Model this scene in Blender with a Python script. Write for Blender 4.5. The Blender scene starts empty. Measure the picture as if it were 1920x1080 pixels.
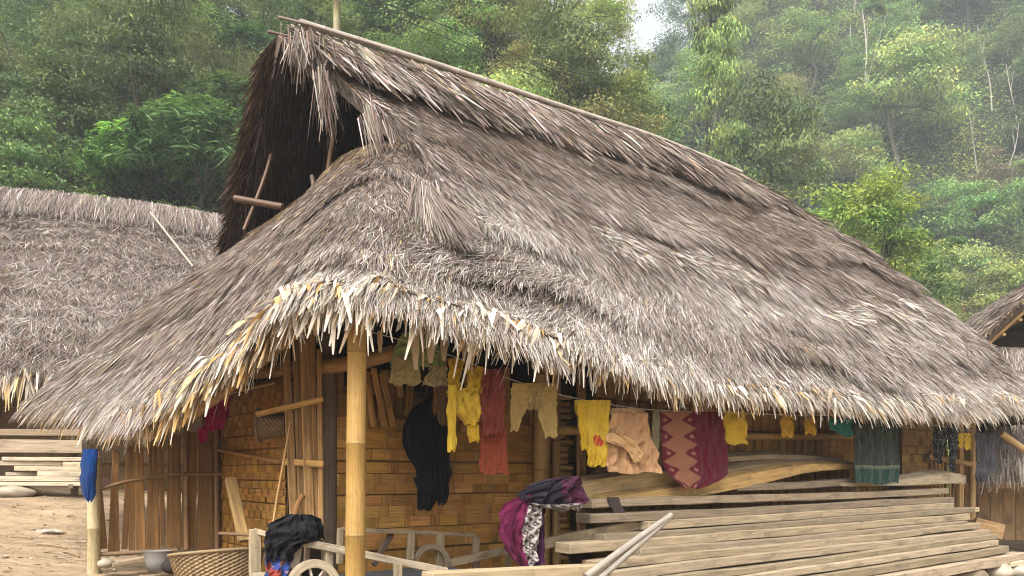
import bpy, math, random
import numpy as np
from mathutils import Vector, Matrix

SC = bpy.context.scene
COL = SC.collection
# ------------------------------------------------------------------ camera
F = 1450.0            # focal length in pixels of a 1920 wide frame
HZ = 890.0            # row of the horizon
ZC = 1.0              # camera height over the yard level (it stands on lower ground)
cam = bpy.data.objects.new('camera', bpy.data.cameras.new('camera'))
COL.objects.link(cam)
cam.location = (0, 0, ZC)
cam.rotation_euler = (math.radians(90), 0, 0)
cam.data.sensor_width = 36
cam.data.lens = 36*F/1920
cam.data.shift_y = (HZ-540)/1920
cam.data.clip_start = 0.05
cam.data.clip_end = 2000
SC.camera = cam
# ------------------------------------------------------------------ sky and sun (bright overcast)
w = bpy.data.worlds.new('World'); SC.world = w; w.use_nodes = True
nt = w.node_tree; nt.nodes.clear()
sky = nt.nodes.new('ShaderNodeTexSky'); sky.sky_type = 'NISHITA'; sky.sun_disc = False
SUN_EL, SUN_AZ = math.radians(52), math.radians(200)     # azimuth clockwise from +Y
sky.sun_elevation = SUN_EL; sky.sun_rotation = SUN_AZ
sky.air_density = 1.0; sky.dust_density = 6.0; sky.ozone_density = 1.0
hs = nt.nodes.new('ShaderNodeHueSaturation'); hs.inputs['Saturation'].default_value = 0.14
bg = nt.nodes.new('ShaderNodeBackground'); bg.inputs['Strength'].default_value = 0.15
wo = nt.nodes.new('ShaderNodeOutputWorld')
nt.links.new(sky.outputs[0], hs.inputs['Color']); nt.links.new(hs.outputs[0], bg.inputs[0]); nt.links.new(bg.outputs[0], wo.inputs[0])
sl = bpy.data.lights.new('sun', 'SUN'); sl.energy = 1.5; sl.angle = math.radians(25); sl.color = (1, 0.96, 0.9)
so = bpy.data.objects.new('sun', sl); COL.objects.link(so); so.location = (0, -10, 30)
sd = Vector((math.sin(SUN_AZ)*math.cos(SUN_EL), math.cos(SUN_AZ)*math.cos(SUN_EL), math.sin(SUN_EL)))
so.rotation_euler = sd.to_track_quat('Z', 'Y').to_euler()
SC.view_settings.view_transform = 'Standard'; SC.view_settings.look = 'None'
SC.view_settings.gamma = 1; SC.view_settings.exposure = 1.4
SC.cycles.max_bounces = 6; SC.cycles.diffuse_bounces = 4; SC.cycles.transparent_max_bounces = 4
SC.cycles.transmission_bounces = 2; SC.cycles.glossy_bounces = 2; SC.cycles.volume_bounces = 1
SC.cycles.use_denoising = True; SC.cycles.filter_width = 1.1

rng = np.random.default_rng(7)
random.seed(7)
# ------------------------------------------------------------------ frames of reference
P0 = np.array([-1.21, 5.5]); D = np.array([.8, .6]); N = np.array([-.6, .8])
def W(a, b, z):
    """hut frame (a along the long side, b into the hut, z up) -> world"""
    a = np.asarray(a, float); b = np.asarray(b, float); z = np.asarray(z, float)
    return np.stack([P0[0]+D[0]*a+N[0]*b, P0[1]+D[1]*a+N[1]*b, z+0*a], -1)
def px(x, y, Y):
    """point of the world seen at photo pixel (x, y) at depth Y"""
    return np.array([(x-960)/F*Y, Y, ZC+(HZ-y)/F*Y])
def pb(x, y, b):
    """point seen at photo pixel (x, y) on the vertical plane b of the hut frame"""
    r = (x-960)/F
    Y = (b+.8*P0[1]-.6*P0[0]*1.0)/(.8-.6*r) if False else (b-(-.6*P0[0])*-1*-1+.8*P0[1])/(.8-.6*r)
    return px(x, y, Y)
def pb(x, y, b):
    r = (x-960)/F           # b = -.6*(X-P0x)+.8*(Y-P0y)
    Y = (b-.6*P0[0]+.8*P0[1])/(.8-.6*r)
    return px(x, y, Y)
def gplane(x, y):
    return -.71-.065*x+.057*y
# ------------------------------------------------------------------ noise
def _h(ix, iy, iz, s):
    n = (ix.astype(np.int64)*374761393+iy.astype(np.int64)*668265263+iz.astype(np.int64)*2147483647+s*974711) & 0xffffffff
    n = ((n ^ (n >> 13))*1274126177) & 0xffffffff
    n = ((n ^ (n >> 16))*2246822519) & 0xffffffff
    return ((n ^ (n >> 15)) & 0xffff)/65535.0
def vn(p, s=0):
    p = np.asarray(p, float); i = np.floor(p); f = p-i; f = f*f*(3-2*f)
    x, y, z = i[..., 0], i[..., 1], i[..., 2]; r = 0
    for dx in (0, 1):
        for dy in (0, 1):
            for dz in (0, 1):
                wgt = (f[..., 0] if dx else 1-f[..., 0])*(f[..., 1] if dy else 1-f[..., 1])*(f[..., 2] if dz else 1-f[..., 2])
                r = r+wgt*_h(x+dx, y+dy, z+dz, s)
    return r
def fbm(p, s=0, o=3):
    r = 0; a = .5; t = 0
    for k in range(o):
        r = r+a*vn(np.asarray(p)*2**k+k*17.3, s+k); t += a; a *= .5
    return r/t
def v3(x, y, z=0):
    x = np.asarray(x, float); return np.stack([x, y+0*x, z+0*x], -1)
def crom(pts, t):
    """Catmull-Rom through pts at t in 0..1"""
    pts = np.asarray(pts, float); n = len(pts)-1
    x = np.clip(np.asarray(t, float), 0, 1)*n; i = np.minimum(x.astype(int), n-1); f = (x-i)[..., None]
    g = lambda k: pts[np.clip(k, 0, n)]
    a, b, c, d = g(i-1), g(i), g(i+1), g(i+2)
    return .5*(2*b+(c-a)*f+(2*a-5*b+4*c-d)*f*f+(3*b-a-3*c+d)*f**3)
def nrm(v): return v/np.maximum(np.linalg.norm(v, axis=-1, keepdims=True), 1e-9)
# ------------------------------------------------------------------ mesh builder
class MB:
    def __init__(s): s.v = []; s.f = []; s.c = []; s.w = []; s.n = 0; s.m = []; s.sm = []
    def add(s, v, f, col=(.5, .5, .5), wuv=None, mi=0, smooth=True):
        v = np.asarray(v, float).reshape(-1, 3); f = np.asarray(f, int)
        c = np.asarray(col, float)
        if c.ndim == 1: c = np.tile(c, (len(v), 1))
        s.v.append(v); s.c.append(c); s.f.append(f+s.n); s.m.append(np.full(len(f), mi)); s.sm.append(np.full(len(f), smooth))
        s.w.append(np.zeros((len(v), 3)) if wuv is None else np.asarray(wuv, float).reshape(-1, 3)); s.n += len(v)
    def build(s, name, mat, parent=None, origin=None):
        me = bpy.data.meshes.new(name)
        v = np.concatenate(s.v)
        if origin is not None: v = v-np.asarray(origin, float)
        me.vertices.add(len(v)); me.vertices.foreach_set('co', v.astype(np.float32).ravel())
        tot = np.concatenate([np.full(len(f), f.shape[1]) for f in s.f]); idx = np.concatenate([f.ravel() for f in s.f])
        me.loops.add(len(idx)); me.loops.foreach_set('vertex_index', idx.astype(np.int32))
        me.polygons.add(len(tot)); st = np.concatenate([[0], np.cumsum(tot)[:-1]])
        me.polygons.foreach_set('loop_start', st.astype(np.int32)); me.polygons.foreach_set('loop_total', tot.astype(np.int32))
        me.polygons.foreach_set('use_smooth', np.concatenate(s.sm)); me.polygons.foreach_set('material_index', np.concatenate(s.m).astype(np.int32))
        me.update(calc_edges=True)
        lf = str(getattr((mat if not isinstance(mat, (list, tuple)) else mat[0]), 'name', '')) in ('leaf', 'undergrowth_leaf')
        a = me.attributes.new('Col', 'FLOAT_COLOR', 'POINT')
        a.data.foreach_set('color', np.concatenate([np.concatenate(s.c)*(1 if lf else .78), np.ones((len(v), 1))], 1).astype(np.float32).ravel())
        a = me.attributes.new('wuv', 'FLOAT_VECTOR', 'POINT'); a.data.foreach_set('vector', np.concatenate(s.w).astype(np.float32).ravel())
        for m in (mat if isinstance(mat, (list, tuple)) else [mat]): me.materials.append(m)
        me.validate()
        o = bpy.data.objects.new(name, me); COL.objects.link(o)
        if origin is not None: o.location = tuple(float(x) for x in origin)
        if parent is not None:
            o.parent = parent
            if origin is None: o.location = -parent.location        # world coordinates kept
            else: o.location = Vector(o.location)-parent.location
        return o
    # shapes
    def grid(s, P, col=(.5, .5, .5), wuv=None, mi=0, closed=False, smooth=True):
        n, m = P.shape[:2]; k = np.arange(n*m).reshape(n, m)
        if closed: k = np.concatenate([k, k[:, :1]], 1)
        f = np.stack([k[:-1, :-1], k[:-1, 1:], k[1:, 1:], k[1:, :-1]], -1).reshape(-1, 4)
        c = np.asarray(col, float)
        if wuv is None:
            i, j = np.meshgrid(np.linspace(0, 1, n), np.linspace(0, 1, m), indexing='ij'); wuv = np.stack([i, j, 0*i], -1)
        s.add(P.reshape(-1, 3), f, c.reshape(-1, 3) if c.ndim > 1 else c, wuv, mi, smooth)
    def box(s, c, ax, ay, az, col=(.5, .5, .5), seed=0, seg=1, bev=.0, wob=0, smooth=False):
        """box of half vectors ax (long), ay, az; rounded edges, slightly wavy along ax"""
        c, ax, ay, az = [np.asarray(q, float) for q in (c, ax, ay, az)]
        b = bev; ly, lz = np.linalg.norm(ay), np.linalg.norm(az); by, bz = (1-b/ly if b else 1), (1-b/lz if b else 1)
        ring = np.array([(-1, -bz), (-1, bz), (-by, 1), (by, 1), (1, bz), (1, -bz), (by, -1), (-by, -1)]) if b else np.array([(-1, -1), (-1, 1), (1, 1), (1, -1)])
        t = np.linspace(-1, 1, seg+1); L = np.linalg.norm(ax)
        if b: t = np.concatenate([[-1], t+0*t, [1]]); t[1] = -1+b/L; t[-2] = 1-b/L
        wy = (fbm(v3(t*L*.7, seed*3.1), 5)-.5)*2*wob; wz = (fbm(v3(t*L*.7, seed*3.1+50), 6)-.5)*2*wob
        P = np.zeros((len(t), len(ring), 3)); sc = np.ones(len(t))
        if b: sc[0] = sc[-1] = 1-b/max(ly, lz)
        for i in range(len(t)):
            rn = ring*sc[i]; j = (np.random.default_rng(seed*77+i).random(ring.shape)-.5)*wob*.35
            P[i] = c+ax*t[i]+np.outer(rn[:, 0], ay)+np.outer(rn[:, 1], az)+nrm(ay)*(wy[i]+j[:, :1])+nrm(az)*(wz[i]+j[:, 1:])
        ang = np.linspace(0, 1, len(ring), endpoint=False)*2*(ly+lz)*2
        wuv = np.stack(np.broadcast_arrays((t*L)[:, None], ang[None, :], float(seed)), -1)
        s.grid(P, col, wuv, closed=True, smooth=smooth)
        nr = len(ring); k = s.n-len(t)*nr
        for q, rev in ((0, 0), (len(t)-1, 1)):
            e = P[q]; s.add(e, [list(range(nr))[::-1 if not rev else 1]], np.asarray(col)*.9, wuv[q], smooth=False)
    def bar(s, p, q, wd, th, up=(0, 0, 1), col=(.5, .5, .5), seed=0, seg=6, bev=.006, wob=.004):
        p, q = np.asarray(p, float), np.asarray(q, float); ax = (q-p)/2; d = nrm(ax); up = np.asarray(up, float)
        ay = nrm(np.cross(d, up)); az = nrm(np.cross(ay, d))
        s.box((p+q)/2, ax, ay*wd/2, az*th/2, col, seed, seg, min(bev, wd*.3, th*.3), wob)
    def tube(s, pts, r, n=8, col=(.5, .5, .5), seed=0, nodes=0, mi=0):
        ring = None
        pts = np.asarray(pts, float); r = np.full(len(pts), r) if np.isscalar(r) else np.asarray(r, float)
        if nodes:
            L = np.linalg.norm(pts[-1]-pts[0]); k = max(2, int(L/nodes)); ts = []; rs = []
            for i in range(k+1):
                for dt, dr in ((-.012, 1), (-.004, 1.07), (.004, 1.02), (.012, 1.0), (.5*nodes, .985)):
                    t = i/k+dt/L
                    if 0 < t < 1: ts.append(t); rs.append(dr)
            ts = np.array([0]+ts+[1]); rs = np.array([1]+rs+[1]); o = np.argsort(ts); ts, rs = ts[o], rs[o]
            ring = np.where(rs > 1.05, .55, np.where(rs > 1.01, .8, np.where(rs < .99, 1.04, .95))); r = np.interp(ts, np.linspace(0, 1, len(r)), r)*np.where(rs > 1.05, 1.10, rs); pts = crom(pts, ts) if len(pts) > 2 else pts[0]+(pts[-1]-pts[0])*ts[:, None]
        t = nrm(np.gradient(pts, axis=0)); ref = np.array([0, 0, 1.]) if abs(t[0][2]) < .9 else np.array([1., 0, 0])
        a = nrm(np.cross(t, ref)); b = np.cross(t, a); an = np.linspace(0, 2*np.pi, n, endpoint=False)
        P = pts[:, None]+r[:, None, None]*(np.cos(an)[None, :, None]*a[:, None]+np.sin(an)[None, :, None]*b[:, None])
        ln = np.concatenate([[0], np.cumsum(np.linalg.norm(np.diff(pts, axis=0), axis=1))])
        wuv = np.stack(np.broadcast_arrays(ln[:, None], an[None]*r.mean(), float(seed)), -1)
        cc = col if ring is None else (np.asarray(col)*ring[:, None, None]*(.88+.24*vn(np.stack(np.broadcast_arrays(ln[:, None]*3.5+seed, an[None]*.9, 2.), -1), 7))[..., None]).reshape(-1, 3)
        s.grid(P, cc, wuv, closed=True, mi=mi)
        for q, rev in ((0, 0), (len(pts)-1, 1)):
            s.add(P[q], [list(range(n))[::-1 if rev else 1]], np.asarray(col)*.8, wuv[q], mi, smooth=False)

def tag(o, label, cat, group=None, kind=None):
    if label: o['label'] = label
    if cat: o['category'] = cat
    if group: o['group'] = group
    if kind: o['kind'] = kind
    return o
def thing(name, loc, label, cat, group=None):
    o = bpy.data.objects.new(name, None); COL.objects.link(o); o.location = tuple(float(x) for x in loc); o.empty_display_size = .1
    return tag(o, label, cat, group)
# ------------------------------------------------------------------ materials
def mat(name, rough=.85, grain=(3, 40, 1), gs=.35, blotch=0, bs=3.0, blc=(.05, .04, .03), trans=0, bump=0, objvar=0, spec=.2, sheen=0):
    """colour from the mesh's own 'Col', with grain along the wuv coordinate and stain blotches"""
    m = bpy.data.materials.new(name); m.use_nodes = True; t = m.node_tree; t.nodes.clear(); L = t.links.new
    out = t.nodes.new('ShaderNodeOutputMaterial'); p = t.nodes.new('ShaderNodeBsdfPrincipled'); L(p.outputs[0], out.inputs[0])
    p.inputs['Roughness'].default_value = rough; p.inputs['Specular IOR Level'].default_value = spec
    at = t.nodes.new('ShaderNodeAttribute'); at.attribute_name = 'Col'; col = at.outputs['Color']
    if sheen: p.inputs['Sheen Weight'].default_value = sheen
    if gs or blotch or bump:
        wa = t.nodes.new('ShaderNodeAttribute'); wa.attribute_name = 'wuv'
        mp = t.nodes.new('ShaderNodeMapping'); mp.inputs['Scale'].default_value = grain; L(wa.outputs['Vector'], mp.inputs[0])
        no = t.nodes.new('ShaderNodeTexNoise'); no.inputs['Scale'].default_value = 1; no.inputs['Detail'].default_value = 4; L(mp.outputs[0], no.inputs['Vector'])
        mr = t.nodes.new('ShaderNodeMapRange'); mr.inputs['From Min'].default_value = .25; mr.inputs['From Max'].default_value = .75
        mr.inputs['To Min'].default_value = 1-gs; mr.inputs['To Max'].default_value = 1+gs*.7; L(no.outputs['Fac'], mr.inputs['Value'])
        mx = t.nodes.new('ShaderNodeVectorMath'); mx.operation = 'SCALE'; L(col, mx.inputs[0]); L(mr.outputs[0], mx.inputs['Scale']); col = mx.outputs[0]
        if bump:
            bp = t.nodes.new('ShaderNodeBump'); bp.inputs['Strength'].default_value = bump; bp.inputs['Distance'].default_value = .01
            L(no.outputs['Fac'], bp.inputs['Height']); L(bp.outputs[0], p.inputs['Normal'])
    if blotch:
        n2 = t.nodes.new('ShaderNodeTexNoise'); n2.inputs['Scale'].default_value = bs; n2.inputs['Detail'].default_value = 6; n2.inputs['Roughness'].default_value = .7
        m2 = t.nodes.new('ShaderNodeMapping'); m2.inputs['Scale'].default_value = (1, 2.5, 7.3); L(wa.outputs['Vector'], m2.inputs[0]); L(m2.outputs[0], n2.inputs['Vector'])
        cr = t.nodes.new('ShaderNodeMapRange'); cr.inputs['From Min'].default_value = .51; cr.inputs['From Max'].default_value = .68; cr.inputs['To Max'].default_value = blotch; L(n2.outputs['Fac'], cr.inputs['Value'])
        mi = t.nodes.new('ShaderNodeMix'); mi.data_type = 'RGBA'; L(cr.outputs[0], mi.inputs['Factor']); L(col, mi.inputs['A']); mi.inputs['B'].default_value = (*blc, 1); col = mi.outputs['Result']
    if objvar:
        oi = t.nodes.new('ShaderNodeObjectInfo'); h = t.nodes.new('ShaderNodeHueSaturation')
        a1 = t.nodes.new('ShaderNodeMapRange'); a1.inputs['To Min'].default_value = .5-.016*objvar; a1.inputs['To Max'].default_value = .5+.03*objvar; L(oi.outputs['Random'], a1.inputs['Value'])
        ml = t.nodes.new('ShaderNodeMath'); ml.operation = 'MULTIPLY'; ml.inputs[1].default_value = 7.31; L(oi.outputs['Random'], ml.inputs[0])
        fr = t.nodes.new('ShaderNodeMath'); fr.operation = 'FRACT'; L(ml.outputs[0], fr.inputs[0])
        a2 = t.nodes.new('ShaderNodeMapRange'); a2.inputs['To Min'].default_value = 1-.35*objvar; a2.inputs['To Max'].default_value = 1+.4*objvar; L(fr.outputs[0], a2.inputs['Value'])
        L(a1.outputs[0], h.inputs['Hue']); L(a2.outputs[0], h.inputs['Value']); L(col, h.inputs['Color']); col = h.outputs[0]
    L(col, p.inputs['Base Color'])
    if trans:
        tr = t.nodes.new('ShaderNodeBsdfTranslucent'); L(col, tr.inputs['Color']); ms = t.nodes.new('ShaderNodeMixShader'); ms.inputs[0].default_value = trans
        L(p.outputs[0], ms.inputs[1]); L(tr.outputs[0], ms.inputs[2]); L(ms.outputs[0], out.inputs[0])
    return m
M = dict(
    thatch=mat('thatch_grass', .9, gs=0, trans=.12),
    thatch_base=mat('thatch_base', .95, grain=(8, 60, 1), gs=.5),
    fringe=mat('palm_leaf_fringe', .7, gs=0, trans=.25),
    bamboo=mat('bamboo', .5, grain=(4, 90, 1), gs=.3, blotch=.5, bs=16, blc=(.16, .08, .03), spec=.35, bump=.1),
    split=mat('split_bamboo', .7, grain=(1.5, 110, 1), gs=.5, blotch=.45, bs=4, blc=(.09, .05, .025), bump=.2),
    plank=mat('sawn_plank', .85, grain=(2.5, 60, 1), gs=.42, blotch=.7, bs=2.6, blc=(.10, .075, .055), bump=.25),
    old=mat('old_wood', .85, grain=(3, 70, 1), gs=.4, blotch=.6, bs=5, blc=(.06, .045, .035), bump=.3),
    cloth=mat('cloth', .95, grain=(160, 160, 1), gs=.12, bump=.1, trans=.15, spec=.1, sheen=.1),
    leaf=mat('leaf', .55, gs=0, trans=.35, objvar=1, spec=.3),
    leafu=mat('undergrowth_leaf', .6, gs=0, trans=.35, spec=.3),
    bark=mat('bark', .9, grain=(4, 30, 1), gs=.4),
    stone=mat('stone', .9, grain=(3, 3, 3), gs=.3, bump=.4),
    earth=None, wire=mat('wire', .5, gs=0),
)
# ------------------------------------------------------------------ ground and hills
def sstep(a, b, x):
    t = np.clip((x-a)/(b-a), 0, 1); return t*t*(3-2*t)
def ground_h(x, y):
    x = np.asarray(x, float); y = np.asarray(y, float); r = x/np.maximum(y, 4)
    z = gplane(np.clip(x, -30, 22), np.clip(y, -12, 19))
    s = np.interp(r, [-.7, .105, .145, .18, .25, .35, .45, .66, .9], [1.0, 1.0, .68, .52, .56, .5, .42, .30, .25])
    foot = np.interp(r, [-.6, .2, .6], [19, 20, 23])
    near = s*np.clip(y-foot, 0, None)
    near = np.where(y > 47, s*(47-foot)+np.clip(y-47, 0, 30)*.1, near)
    near = near*sstep(0, 3, np.clip(y-foot, 0, 9))
    g = np.interp(r, [-.6, .05, .13, .16, .2, .26, .35, .7], [.46, .46, .44, .44, .50, .64, .68, .68])
    far = np.clip((y-64)/(118-64), 0, 1.0)*(g*118)
    z = z+np.maximum(near, far)+(fbm(v3(x*.12, y*.12), 3)-.5)*2.2*sstep(21, 30, y)
    z = z+(fbm(v3(x*.9, y*.9), 9)-.5)*.16
    z = z+.22*sstep(10.6, 11.6, y+.25*x*0+fbm(v3(x*.8, y*.8), 2))*sstep(-3, -6, x)
    return z
xs = np.concatenate([np.linspace(-130, -24, 40), np.linspace(-23, 24, 190), np.linspace(25, 170, 60)])
ys = np.concatenate([np.linspace(-40, 3, 20), np.linspace(3.4, 24, 110), np.linspace(25, 60, 40), np.linspace(62, 150, 40)])
gx, gy = np.meshgrid(xs, ys, indexing='ij')
gz = ground_h(gx, gy)
green = sstep(17.5, 21, gy+(fbm(v3(gx*.5, gy*.5), 4)-.5)*3)[..., None]
rust = np.clip((fbm(v3(gx*.7, gy*2.0), 12)-.45)*3, 0, 1)[..., None]
dirt = np.array([.40, .29, .18])*(1-.45*rust*sstep(10, 11.5, gy)[..., None]*sstep(14, 12.5, gy)[..., None])+0*rust
gcol = dirt*(1-green)+np.array([.035, .04, .018])*green
def ground_mat():
    m = bpy.data.materials.new('earth'); m.use_nodes = True; t = m.node_tree; p = t.nodes['Principled BSDF']; L = t.links.new
    p.inputs['Roughness'].default_value = .95; p.inputs['Specular IOR Level'].default_value = .1
    at = t.nodes.new('ShaderNodeAttribute'); at.attribute_name = 'Col'; tc = t.nodes.new('ShaderNodeTexCoord')
    mp = t.nodes.new('ShaderNodeMapping'); mp.inputs['Scale'].default_value = (1, 2.2, 1); L(tc.outputs['Object'], mp.inputs[0])
    no = t.nodes.new('ShaderNodeTexNoise'); no.inputs['Scale'].default_value = 2.4; no.inputs['Detail'].default_value = 9; no.inputs['Roughness'].default_value = .65; L(mp.outputs[0], no.inputs['Vector'])
    mr = t.nodes.new('ShaderNodeMapRange'); mr.inputs['From Min'].default_value = .3; mr.inputs['From Max'].default_value = .7; mr.inputs['To Min'].default_value = .62; mr.inputs['To Max'].default_value = 1.25; L(no.outputs['Fac'], mr.inputs['Value'])
    mx = t.nodes.new('ShaderNodeVectorMath'); mx.operation = 'SCALE'; L(at.outputs['Color'], mx.inputs[0]); L(mr.outputs[0], mx.inputs['Scale']); L(mx.outputs[0], p.inputs['Base Color'])
    bp = t.nodes.new('ShaderNodeBump'); bp.inputs['Strength'].default_value = .9; bp.inputs['Distance'].default_value = .1; L(no.outputs['Fac'], bp.inputs['Height']); L(bp.outputs[0], p.inputs['Normal'])
    return m
M['earth'] = ground_mat()
mb = MB(); mb.grid(np.stack([gx, gy, gz], -1), gcol); tag(mb.build('ground', M['earth']), None, None, kind='structure')

# ------------------------------------------------------------------ thatch
PAL = np.array([(.060, .042, .030), (.185, .135, .100), (.268, .207, .168), (.378, .312, .268), (.58, .52, .455), (.48, .33, .16)])
def blade_cols(n, wts, jit=.30):
    """wts (n,6) weights of the palette"""
    cw = np.cumsum(wts/wts.sum(1, keepdims=True), 1); k = (rng.random((n, 1)) > cw[:, :-1]).sum(1)
    return np.clip(.87*PAL[k]*(1+jit*rng.standard_normal((n, 1)))*(1+.05*rng.standard_normal((n, 3))), .01, .9)
def frame(S, u, v, e=.004):
    p = S(u, v); du = S(np.clip(u+e, 0, 1), v)-S(np.clip(u-e, 0, 1), v); dv = S(u, np.clip(v+e, 0, 1))-S(u, np.clip(v-e, 0, 1))
    t = nrm(dv); nn = nrm(np.cross(du, dv)); flip = np.where(nn[..., 2:] < 0, -1, 1); return p, t, nn*flip
def blades(mb, p, t, nn, L, w, ang, lift, col, droop, bend=0, mi=0, tip=.22):
    """thin grass or leaf strips from p, pointing along t turned by ang about nn"""
    n = len(p); s = np.cross(nn, t); ca, sa = np.cos(ang)[:, None], np.sin(ang)[:, None]
    d = t*ca+s*sa; sd = np.cross(nn, d); ro = (rng.random(n)-.5)*1.6
    wd = sd*np.cos(ro)[:, None]+nn*np.sin(ro)[:, None]
    L = L[:, None]; lf = lift[:, None]; q1 = p+d*L*.5+nn*lf*.6; q2 = p+d*L+nn*lf
    q2 = q2-np.array([0, 0, 1.])*droop[:, None]; q1 = q1-np.array([0, 0, .3])*droop[:, None]
    w = w[:, None]
    P = np.stack([p-wd*w*.5, p+wd*w*.5, q1-wd*w*.5, q1+wd*w*.5, q2-wd*w*tip, q2+wd*w*tip], 1).reshape(-1, 3)
    k = np.arange(n)[:, None]*6
    f = np.concatenate([k+np.array([0, 1, 3, 2]), k+np.array([2, 3, 5, 4])], 0)
    mb.add(P, f, np.repeat(col, 6, 0), mi=mi)
def course(p2, v, n, seed, amp=.07):
    """stepped courses of thatch, wavering along the roof"""
    ph = v*n+(fbm(np.stack([p2[..., 0]*.6, p2[..., 1]*.6, v*2], -1), seed)-.5)*2.6+(fbm(np.stack([p2[..., 0]*2.5, p2[..., 1]*2.5, v*4], -1), seed+1)-.5)*.5
    fr = ph-np.floor(ph)
    k = 2.0*np.clip(vn(np.stack([np.floor(ph)*5.1, p2[..., 0]*.55, p2[..., 1]*.55], -1), seed+3)-.22, 0.02, 1)
    return amp*k*(fr**2*(1-sstep(.93, 1., fr)))+(fbm(np.stack([p2[..., 0]*.6, p2[..., 1]*.6, p2[..., 2]*.9], -1), seed+9)-.5)*.16
def slope_obj(S, disp, dens_n, L=(.3, .6), wd=(.007, .016), wts=None, spread=.16, lift=.035, grid=(60, 60), thick=.14, mb=None, vmax=1., uv=None, hang=.25, pale=None, under=(.10, .065, .04), umin=0., umax=1.):
    mb = mb or MB()
    def S2(u, v):
        p = S(u, v); _, t, nn = frame(S, u, v); return p+nn*disp(p, u, v)[..., None]
    u, v = np.meshgrid(np.linspace(umin, umax, grid[0]), np.linspace(0, 1, grid[1]), indexing='ij')
    top = S2(u, v); _, _, nn = frame(S, u, v); bot = S(u, v)-nn*thick
    base = np.array([.13, .10, .08])
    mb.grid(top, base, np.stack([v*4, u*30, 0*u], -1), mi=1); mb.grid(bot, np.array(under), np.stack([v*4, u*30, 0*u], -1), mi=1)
    for e in ((top[0], bot[0]), (top[-1], bot[-1]), (top[:, 0], bot[:, 0]), (top[:, -1], bot[:, -1])): mb.grid(np.stack(e, 0), base, mi=1)
    n = dens_n
    if uv is None: u = umin+(umax-umin)*rng.random(n); v = rng.random(n)**.9*vmax
    else: u, v = uv(n)
    p = S2(u, v); pr, t, nn = frame(S, u, v)
    tt = nrm(S2(u, np.clip(v+.01, 0, 1))-S2(u, np.clip(v-.01, 0, 1)))
    nm = nrm(nn+0*tt)
    pat = fbm(p*np.array([.9, .9, 1.3]), 31); tuf = vn(p*3.1, 8)
    ang = spread*rng.standard_normal(n)+(vn(p*1.6, 14)-.5)*1.6*spread+(vn(p*6.5, 15)-.5)*1.5*spread
    LL = L[0]+(L[1]-L[0])*rng.random(n); w = wd[0]+(wd[1]-wd[0])*rng.random(n)**2
    slen = np.linalg.norm(S(u, 0*v+1)-S(u, 0*v), axis=-1)
    ex = np.clip(v*slen+LL-slen, 0, None)
    lf = lift*(.2+1.6*rng.random(n)**2)
    W6 = np.tile(np.array([.8, 2.6, 3.2, 2.4, .7, .12]), (n, 1)) if wts is None else wts(u, v, pat, p)
    blades(mb, p+nm*.004, t, nm, LL, w, ang, lf, blade_cols(n, W6), ex*hang)
    return mb, S2

# main hut roof, front slope -------------------------------------------------
AL = np.array([(0, .84), (.1, 1.05), (.2, 1.33), (.35, 1.56), (.5, 1.70), (.65, 1.68), (.74, 1.46), (.8, 1.15), (.9, .6), (1, .1)])
EV = np.array([(0., 2.31), (.5, 2.29), (1.1, 2.26), (2.04, 2.14), (3.0, 1.99), (4.0, 1.92), (4.66, 1.92), (6.8, 1.93), (9.7, 1.98), (12.0, 2.2), (13, 2.3)])
RD = np.array([(.5, 6.02), (1.2, 6.06), (3, 6.16), (5, 6.23), (7, 6.36), (9.6, 6.36)])
def ipc(t, x): return np.interp(x, t[:, 0], t[:, 1])
def SA(u, v):
    u = np.asarray(u, float); v = np.asarray(v, float)
    aR = 9.6+(12.9-9.6)*v; aL = ipc(AL, v)
    uu = u**1.0; a = aL+(aR-aL)*uu
    b = 3.6*(1-v)-.02
    ze = ipc(EV, np.clip(a, 0, 13))*.5+.25*ipc(EV, np.clip(a-.5, 0, 13))+.25*ipc(EV, np.clip(a+.5, 0, 13)); zr = ipc(RD, np.clip(a, .5, 9.6))
    z = zr+(ze-zr)*v+.10*np.sin(np.pi*v)+.26*np.sin(np.pi*np.clip(v, 0, 1))*sstep(.7, 1, u)
    z = z-.5*np.clip((a-9.6)/3.3, 0, 1)*0
    return W(a, b, z)
dA = lambda p, u, v: course(p, v, 8, 40, .105)*sstep(0, .06, v)*(1-.7*sstep(.85, 1, u)*sstep(.4, .1, v))
def wA(u, v, pat, p):
    n = len(u); W6 = np.tile(np.array([1.3, 2.6, 3.0, 2.4, .9, .1]), (n, 1))
    up = sstep(.6, .1, v)*1.6; W6[:, 0] *= 1+.6*up; W6[:, 1] *= 1+1.4*up; lo = sstep(.4, .85, v); W6[:, 3] *= 1+.8*lo; W6[:, 4] *= 1+1.6*lo
    pale = np.exp(-((v-.73-.05*np.sin(u*9))/.06)**2)*sstep(.3, .45, u)*sstep(.95, .8, u)*np.clip((vn(p*2.5, 77)-.3)*3, 0, 1)
    ev = sstep(.88, 1, v)
    W6[:, 4] *= 1+16*pale+9*ev; W6[:, 3] *= 1+3*pale+1.5*ev; W6[:, 5] *= 1+6*ev
    dk = np.clip((pat-.56)*9, 0, 1); W6[:, 0] *= 1+2.0*dk; W6[:, 1] *= 1+1.2*dk
    lt = np.clip((.45-pat)*9, 0, 1); W6[:, 4] *= 1+2.5*lt; W6[:, 3] *= 1+lt
    W6[:, 3] *= 1+1.2*sstep(.35, .0, u)*sstep(.3, .6, v); W6[:, 4] *= 1+3*sstep(.35, .0, u)*sstep(.4, .8, v)
    return W6
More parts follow.
